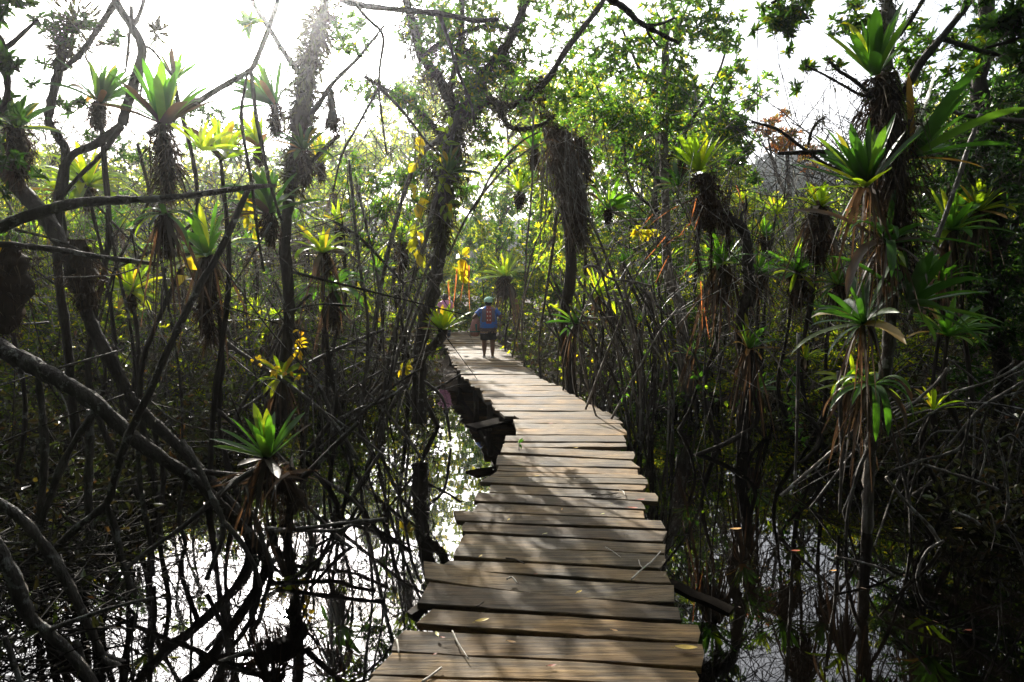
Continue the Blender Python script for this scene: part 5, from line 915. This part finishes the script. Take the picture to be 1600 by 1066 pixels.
def person(loc, rz, H, label, shirt, sleeve, arms, legs, shorts_mat, hem, wide=1.0, group=None, extra=None):
    t_ = thing('person', (0, 0, 0), label, 'person', group); s = H / 1.5
    if extra: extra(t_)
    body(t_, H, arms, legs, M['skin'])
    mb = MB(); loft(mb, [((.01 * math.sin(z * 9), 0, z * s), rx * s * wide, ry * s * wide) for z, rx, ry in ((.615, .225, .175), (.63, .232, .18), (.68, .226, .185), (.75, .238, .19), (.83, .23, .19), (.9, .232, .19), (1.0, .22, .175), (1.08, .212, .165), (1.16, .195, .135), (1.22, .15, .11), (1.265, .1, .09), (1.285, .07, .07))], 22, .012)
    for sx, (el, wr, fd) in zip((-1, 1), arms):
        a = np.array((sx * .15, 0, 1.185)); e_ = np.array(el); tube(mb, [a * s, (a + (e_ - a) * sleeve * .5) * s, (a + (e_ - a) * sleeve) * s], .085 * s, .08 * s, 12, 4, .02)
    mb.build('shirt', shirt, t_)
    mb = MB(); loft(mb, [((0, 0, z * s), r_ * s * wide, r_ * .85 * s * wide) for z, r_ in ((.80, .2), (.7, .215), (.62, .215), (.585, .2))], 20, .01)
    for sx, (kn, an, ft) in zip((-1, 1), legs):
        a = np.array((sx * .09, 0, .66)); b_ = np.array(kn); q = (a[2] - hem) / (a[2] - b_[2]) if hem > b_[2] else 1
        pts = [a * s, (a + (b_ - a) * q * .5) * s, (a + (b_ - a) * q) * s] if hem > b_[2] else [a * s, b_ * s, np.array(an) * s]
        tube(mb, pts, .118 * s, .1 * s if hem > b_[2] else .055 * s, 14, 4, .015)
    mb.build('shorts' if hem > .3 else 'trousers', shorts_mat, t_)
    for sx, (kn, an, ft) in zip((-1, 1), legs):
        f0 = np.array(ft); mb = MB(); c0 = (np.array(an) + f0) / 2; loft(mb, [((c0[0] * s, (c0[1] - .0) * s, z * s), rx * s, ry * s) for z, rx, ry in ((max(0, f0[2] - .03), .044, .11), (f0[2] - .006, .046, .115), (f0[2] + .004, .04, .105))], 14); mb.build('sandal', M['sandal'], t_)
    t_.location = loc; t_.rotation_euler = (0, 0, rz); return t_, s
def head_cap(t_):
    mb = MB(); loft(mb, [((0, .0, 1.375), .098, .105), ((0, .0, 1.42), .108, .115), ((0, 0, 1.46), .1, .105), ((.01, 0, 1.495), .07, .075), ((.015, 0, 1.515), .02, .02)], 18, .02); loft(mb, [((.065, -.05, 1.44), .02, .02), ((.075, -.055, 1.47), .045, .04), ((.07, -.05, 1.5), .03, .03), ((.07, -.05, 1.512), .006, .006)], 10, .05); mb.build('cap', M['mint_cloth'], t_)
    mb = MB(); loft(mb, [((0, -.01, 1.3), .06, .05), ((0, -.01, 1.34), .09, .092), ((0, -.005, 1.39), .097, .1)], 16, .04); mb.build('hair', M['hair'], t_)
def head_hair(t_):
    mb = MB(); loft(mb, [((0, -.01, 1.3), .06, .06), ((0, -.005, 1.36), .098, .1), ((0, 0, 1.42), .104, .105), ((0, .0, 1.475), .07, .07), ((0, 0, 1.495), .02, .02)], 16, .04); mb.build('hair', M['hair'], t_)
Yp = onz(760, 560)[1]; px_ = (763 - 800) / PXF * Yp
t_, s = person((px_, Yp, .012), R(3), 1.5, 'walker seen from behind in mint green cap, blue patterned shirt and black shorts', M['shirt'], .62,
    [((-.37, -.02, 1.0), (-.33, .2, .95), (.2, 1, -.1)), ((.33, .02, .98), (.28, .2, 1.03), (-.2, 1, .3))], [((-.105, .03, .4), (-.1, -.0, .1), (-.11, .13, .04)), ((.1, -.02, .39), (.1, -.06, .075), (.11, .07, .035))], M['black_cloth'], .45, .93, extra=head_cap)
# bag carried under the left arm
bagt = thing('bag', (px_ - .33, Yp + .02, .56), 'long faded rose cloth bag hanging from the left arm of the blue-shirted walker', 'bag')
mb = MB(); L0 = np.array([px_ - .33, Yp + .02, 0]); loft(mb, [((L0[0] + dx, L0[1], z), rx, ry) for dx, z, rx, ry in ((.01, .545, .05, .045), (0, .56, .095, .08), (-.005, .64, .115, .1), (0, .78, .118, .1), (.01, .9, .105, .09), (.03, .99, .07, .06), (.035, 1.02, .03, .03))], 18, .03); mb.build('bag_body', M['bag_cloth'], bagt)
mb = MB(); loft(mb, [((L0[0] + dx, L0[1], z), rx, ry) for dx, z, rx, ry in ((0, .655, .121, .106), (0, .68, .123, .108))], 18, .01); strips(mb, (L0 + [.03, -.115, .86])[None], np.array([[0, 0, -1.]]), .17, .05, 0, 4, .6, np.array([[1., 0, 0]])); mb.build('print', M['teal_print'], bagt)
mb = MB(); tube(mb, [L0 + [.03, -.03, 1.0], L0 + [.0, -.04, 1.05], L0 + [-.0, .02, 1.075], L0 + [.03, .05, 1.02]], .014, .014, 6); mb.build('strap', M['bag_cloth'], bagt)
for i, (yy) in enumerate([22.4]):
    t2, s = person(((696 - 800) / PXF * yy, yy, .012), R(20), 1.5, 'person in a pink shirt mostly hidden behind the bright bromeliad by the walkway', M['pink_cloth'], .6,
        [((-.28, .02, .95), (-.25, .2, .85), (0, 1, -.2)), ((.28, .02, .95), (.25, .2, .85), (0, 1, -.2))], [((-.1, .03, .4), (-.1, 0, .09), (-.1, .12, .035)), ((.1, -.02, .4), (.1, -.04, .09), (.1, .08, .035))], M['denim'], .1, extra=head_hair)

# ================================================================ LEAVES AND TWIGS LYING ON THE DECK AND WATER
M['fresh_yellow'] = plain('fallen_leaf_yellow', (.62, .42, .06), .5); M['pale_leaf'] = plain('fallen_leaf_pale', (.6, .58, .22), .5); M['ochre_leaf'] = plain('fallen_leaf_ochre', (.5, .27, .08), .55); M['red_leaf'] = plain('fallen_leaf_red_brown', (.3, .07, .025), .5); M['bleached_twig'] = plain('bleached_twig', (.42, .38, .32), .7)
def fallen(px, py, Lpx, ang, mat, label, z=.022, W=.38, curl=.15, group=None, cat='leaf'):
    c = onz(px, py, z); L = Lpx / PXF * c[1]; d = np.array([math.cos(R(ang)), math.sin(R(ang)), .02]); mb = MB()
    k = 9; s_ = np.array([-d[1], d[0], 0]); rows = []
    for i in range(k):
        t = i / (k - 1); wd = L * W * math.sin(math.pi * min(1, t * .96 + .02)) ** .8 * .5; q = c + d * L * (t - .5); up = curl * L * (t - .5) ** 2 * 2
        rows += [q + s_ * wd + [0, 0, up + wd * .35], q + [0, 0, up], q - s_ * wd + [0, 0, up + wd * .35]]
    f = [[3 * i + a, 3 * i + a + 1, 3 * i + a + 4, 3 * i + a + 3] for i in range(k - 1) for a in (0, 1)]
    mb.add(rows, f, None, True); e_ = c - d * L * .5; tube(mb, [e_, e_ - d * L * .18 + [0, 0, .002]], .002, .001, 4, 2); o = mb.build('fallen_leaf', M[mat]); return tag(o, label, cat, group)
for a in [(753, 970, 24, 20, 'fresh_yellow', 'long yellow leaf on the fourth plank from the camera, left half'), (683, 991, 15, 110, 'pale_leaf', 'pale lemon leaf near the left end of the third nearest plank'), (799, 1003, 16, -25, 'ochre_leaf', 'orange-tan leaf lying right of the pale lemon leaf in mid plank'),
          (1072, 1013, 36, -8, 'fresh_yellow', 'largest yellow leaf, at the right end of a near plank'), (751, 869, 9, 60, 'fresh_yellow', 'small round yellow leaf on a grey plank, left part, midway up the near deck'), (839, 744, 9, 15, 'fresh_yellow', 'tiny yellow leaf on the pale sunlit planks'),
          (988, 794, 18, -15, 'red_leaf', 'curled red-brown leaf near the right end of the sunlit planks'), (1001, 781, 14, 5, 'red_leaf', 'thin dark red leaf at the right plank gap above the curled one'), (878, 796, 8, 80, 'ochre_leaf', 'small pinkish brown leaf in the middle of the widest sunlit plank'),
          (852, 834, 8, 20, 'pale_leaf', 'tiny pale leaf on the shaded planks below the widest sunlit one'), (692, 996, 9, -20, 'red_leaf', 'small red-brown scrap beside the pale lemon leaf'), (680, 1022, 8, 30, 'red_leaf', 'small red scrap in the gap of the nearest planks'), (838, 897, 6, 0, 'red_leaf', 'tiny red speck of a leaf on the grey planks'),
          (942, 803, 7, 30, 'pale_leaf', 'tiny cream leaf on the widest sunlit plank, right part'), (905, 925, 13, 40, 'fresh_yellow', 'yellow leaf on the warped plank, right of centre'), (960, 985, 12, -30, 'ochre_leaf', 'tan leaf in the sun patch on the near planks'), (862, 1040, 14, 10, 'red_leaf', 'brown curled leaf on the nearest plank, centre'), (795, 812, 9, 70, 'fresh_yellow', 'small yellow leaf near the left of the sunlit planks'), (900, 700, 8, 20, 'fresh_yellow', 'small yellow leaf on the deck just before the bend'), (845, 640, 8, -20, 'ochre_leaf', 'small tan leaf on the deck past the bend'), (860, 662, 9, 0, 'red_leaf', 'brown leaf scrap far up the deck where it bends')]: fallen(*a)
for a in [(1150, 827, 20, 8, 'ochre_leaf', 'orange leaf floating right of the deck below the crooked stem'), (1243, 861, 16, 0, 'red_leaf', 'red-orange leaf floating left of the speckled trunk'), (1497, 826, 14, 0, 'fresh_yellow', 'yellow leaf floating in the dark water at right'), (1302, 892, 12, 10, 'ochre_leaf', 'small orange leaf floating below the speckled trunk reflection'), (1513, 985, 12, 0, 'red_leaf', 'dim red leaf floating at lower right')]: fallen(*a, z=WATER + .006)
def deck_twig(pts, r_, label, mat='bleached_twig', fork=None):
    w3 = [onz(x, y, .022 + (q[0] if q else 0)) for x, y, *q in pts]; mb = MB(); tube(mb, w3, r_, r_ * .6, 5, 5, .1)
    if fork: tube(mb, [onz(x, y, .024) for x, y in fork], r_ * .6, r_ * .4, 5, 3, .1)
    return tag(mb.build('twig', M[mat]), label, 'twig')
deck_twig([(707, 986), (715, 1003), (732, 1030)], .006, 'slender curved twig across the third nearest plank'); deck_twig([(660, 1066), (676, 1054), (690, 1043)], .008, 'pale stick on the nearest plank at the bottom edge')
deck_twig([(987, 905), (1005, 888), (1018, 878), (1032, 862)], .007, 'forked grey twig near the right edge of the grey planks', fork=[(1005, 888), (1000, 883), (998, 875)]); deck_twig([(792, 905), (800, 902), (808, 911)], .007, 'short pale stub of twig in the middle of the grey planks')
deck_twig([(790, 872), (805, 874), (820, 881)], .006, 'thin dark twig on the grey planks above the pale stub', 'twig'); deck_twig([(620, 1000), (622, 1010), (623, 1020)], .007, 'bleached twig sticking up at the left plank end'); deck_twig([(924, 773), (945, 773), (967, 770)], .007, 'long dry seed stalk on the sunlit planks, right part', 'twig', fork=[(924, 773), (930, 769), (937, 772)])
deck_twig([(946, 855), (958, 862), (970, 871)], .004, 'hair-thin pale twig right of the middle on grey planks'); deck_twig([(968, 766), (974, 768), (976, 774)], .006, 'small white curl of bark by the seed stalk'); deck_twig([(745, 948), (756, 940)], .006, 'tiny twig on the warped plank', 'twig')
# seedling sprouting through the deck
sdl = thing('seedling', onz(811, 706), 'tiny dark green seedling sprouting between planks at the bend', 'seedling'); mb = MB(); b0 = onz(811, 706); tube(mb, [b0, b0 + [0, 0, .1]], .006, .004, 5, 3); mb.build('stem', M['twig'], sdl)
mb = MB(); leaves(mb, np.array([b0 + [0, 0, .09]] * 6), rand_unit(6, 1.2), rand_unit(6), .08, .03); mb.build('leaves', M['brom_g'], sdl)

# ================================================================ THE REST OF THE SWAMP FOREST, BEHIND AND BESIDE THE VIEWPOINT
ml = MB(); k = 5200
an = rng.uniform(R(128), R(412), k); rad = rng.uniform(5.0, 10.5, k); x_ = rad * np.cos(an) * 1.15; y_ = rad * np.sin(an) * 1.0 - 1.5
keep = ~((y_ > -1) & (np.abs(x_) / np.maximum(y_ + 1.2, .1) < 1.05)) & ~((np.abs(x_) < 1.2) & (y_ > -2)); x_, y_ = x_[keep], y_[keep]; k = len(x_)
z_ = rng.uniform(-.4, 7.5, k); c = np.stack([x_, y_, z_], 1)
for j in range(3): q_ = c + rng.normal(0, .3, (k, 3)); whorls(ml, None, q_, c - [0, 0, .3], .26, 6, .5)
tag(ml.build('surrounding_wood', M['leaf_dark']), kind='stuff')

# unseen canopy added overhead to cut the sky light on the near deck
k = 2600; c = np.stack([rng.uniform(-9, 9, k), rng.uniform(-8, 3.6, k), rng.uniform(4.6, 8, k)], 1); ml = MB()
for j in range(3): whorls(ml, None, c + rng.normal(0, .3, (k, 3)), c - [0, 0, .3], .26, 6, .5)
tag(ml.build('sky_blocking_canopy', M['leaf_dark']), kind='stuff')
# tangled growth on the near side banks, shade put into the twig colour
M['shade_twig'] = rough_mat('side_bank_twigs_shade_tone', [(.3, (.008, .006, .005)), (.7, (.035, .028, .02))], 20, bump=0)
ml, mt = MB(), MB()
for sgn, x0, x1, y0, y1, k in ((-1, 3.9, 8.5, 5.6, 11, 9000), (1, 4.3, 9.0, 6.0, 11, 8000)):
    x_ = sgn * rng.uniform(x0, x1, k); y_ = rng.uniform(y0, y1, k); kp = np.sin(x_ * 2.7) + np.cos(y_ * 2.3 + x_) + rng.normal(0, .6, k) > -.3; x_, y_ = x_[kp], y_[kp]; n_ = len(x_)
    z_ = -.5 + rng.uniform(0, 1, n_) ** 1.6 * (.35 + .42 * (np.abs(x_) - x0) * .8 + .12 * (y_ - y0)); c = np.stack([x_, y_, z_], 1)
    leaves(ml, c, rand_unit(n_, .2), rand_unit(n_, 1), .12 * rng.uniform(.5, 1.3, n_), .05 * rng.uniform(.5, 1.3, n_), .2, .35)
    c = c[::4]; n_ = len(c); twigs(mt, c, c + (rand_unit(n_) * [[1, 1, .6]] + [[0, 0, .1]]) * rng.uniform(.2, 1.0, (n_, 1)), rng.uniform(.003, .01, n_))
k = 1500; c = np.stack([rng.uniform(-4.4, -2.3, k), rng.uniform(3.4, 6.0, k), -.5 + rng.uniform(0, 1, k) ** 1.5 * .55], 1); c = c[(c[:, 0] + .28 * c[:, 1] + rng.normal(0, .25, k)) < -1.7]; n_ = len(c)  # more dark growth added to blacken the lower left corner
twigs(mt, c, c + (rand_unit(n_) * [[1, 1, .5]]) * rng.uniform(.15, .7, (n_, 1)), rng.uniform(.003, .009, n_)); leaves(ml, c[::3], rand_unit(len(c[::3]), .2), rand_unit(len(c[::3]), 1), .09, .035, .2, .35)
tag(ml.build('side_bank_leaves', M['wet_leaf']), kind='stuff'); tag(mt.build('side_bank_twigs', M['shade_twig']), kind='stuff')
# arching roots and bare stems crossing mid-distance, backlit silver put into their colour
M['backlit_root'] = rough_mat('backlit_silver_root', [(.3, (.05, .042, .034)), (.5, (.16, .145, .125)), (.7, (.34, .32, .29))], 14, rough=.45, spec=.6)
mb = MB(); j = 0
while j < 330:
    px = rng.uniform(230, 690) if rng.random() < .5 else rng.uniform(850, 1420); Yd = rng.uniform(10.6, 15); a = P(px, rng.uniform(300, 560), Yd); ln = rng.uniform(.7, 2.6); an = rng.choice([-1, 1]) * rng.uniform(.25, 1.45)
    e_ = a + np.array([math.sin(an) * ln, rng.normal(0, .4), -math.cos(an) * ln]); e_[2] = max(e_[2], -.7); q = (a + e_) / 2 + np.array([rng.normal(0, .12) * ln, 0, rng.uniform(.02, .2) * ln])
    if min(abs(w_[0] - deck_x(w_[1])) for w_ in (a, q, e_)) < 1.15 or (a[0] - deck_x(a[1])) * (e_[0] - deck_x(e_[1])) < 0: continue
    tube(mb, [a, q, e_], rng.uniform(.007, .016), .005, 5, 5, .12, .006); j += 1
tag(mb.build('root_thicket', M['backlit_root']), kind='stuff')
# labels that still coincide get told apart by their order in the view
byl = {}
for o in bpy.data.objects:
    if o.parent is None and o.get('group') and o.get('label'): byl.setdefault(o['label'], []).append(o)
for lb, os_ in byl.items():
    if len(os_) > 1:
        os_.sort(key=lambda q: q.location.x / q.location.y)
        for j, q in enumerate(os_): q['label'] = lb + (', left of two' if j == 0 else ', right of two') if len(os_) == 2 else lb + ', ' + ['leftmost', 'middle', 'rightmost'][min(2, j)] + ' of three' if len(os_) == 3 else lb

# thin haze: one closed box round everything, tuned to stand in for sun flare
m, n, l, o = newmat('haze'); pv = n.new('ShaderNodeVolumePrincipled'); pv.inputs['Color'].default_value = (.93, .95, 1, 1); pv.inputs['Density'].default_value = .0013; pv.inputs['Anisotropy'].default_value = .92; l.new(pv.outputs[0], o.inputs['Volume'])
w = MB(); v = [(x, y, z) for z in (-3.0, 34.0) for x, y in ((-305, -14), (305, -14), (305, 505), (-305, 505))]
w.add(v, [[3, 2, 1, 0], [4, 5, 6, 7], [0, 1, 5, 4], [1, 2, 6, 5], [2, 3, 7, 6], [3, 0, 4, 7]]); tag(w.build('haze', m), kind='stuff')
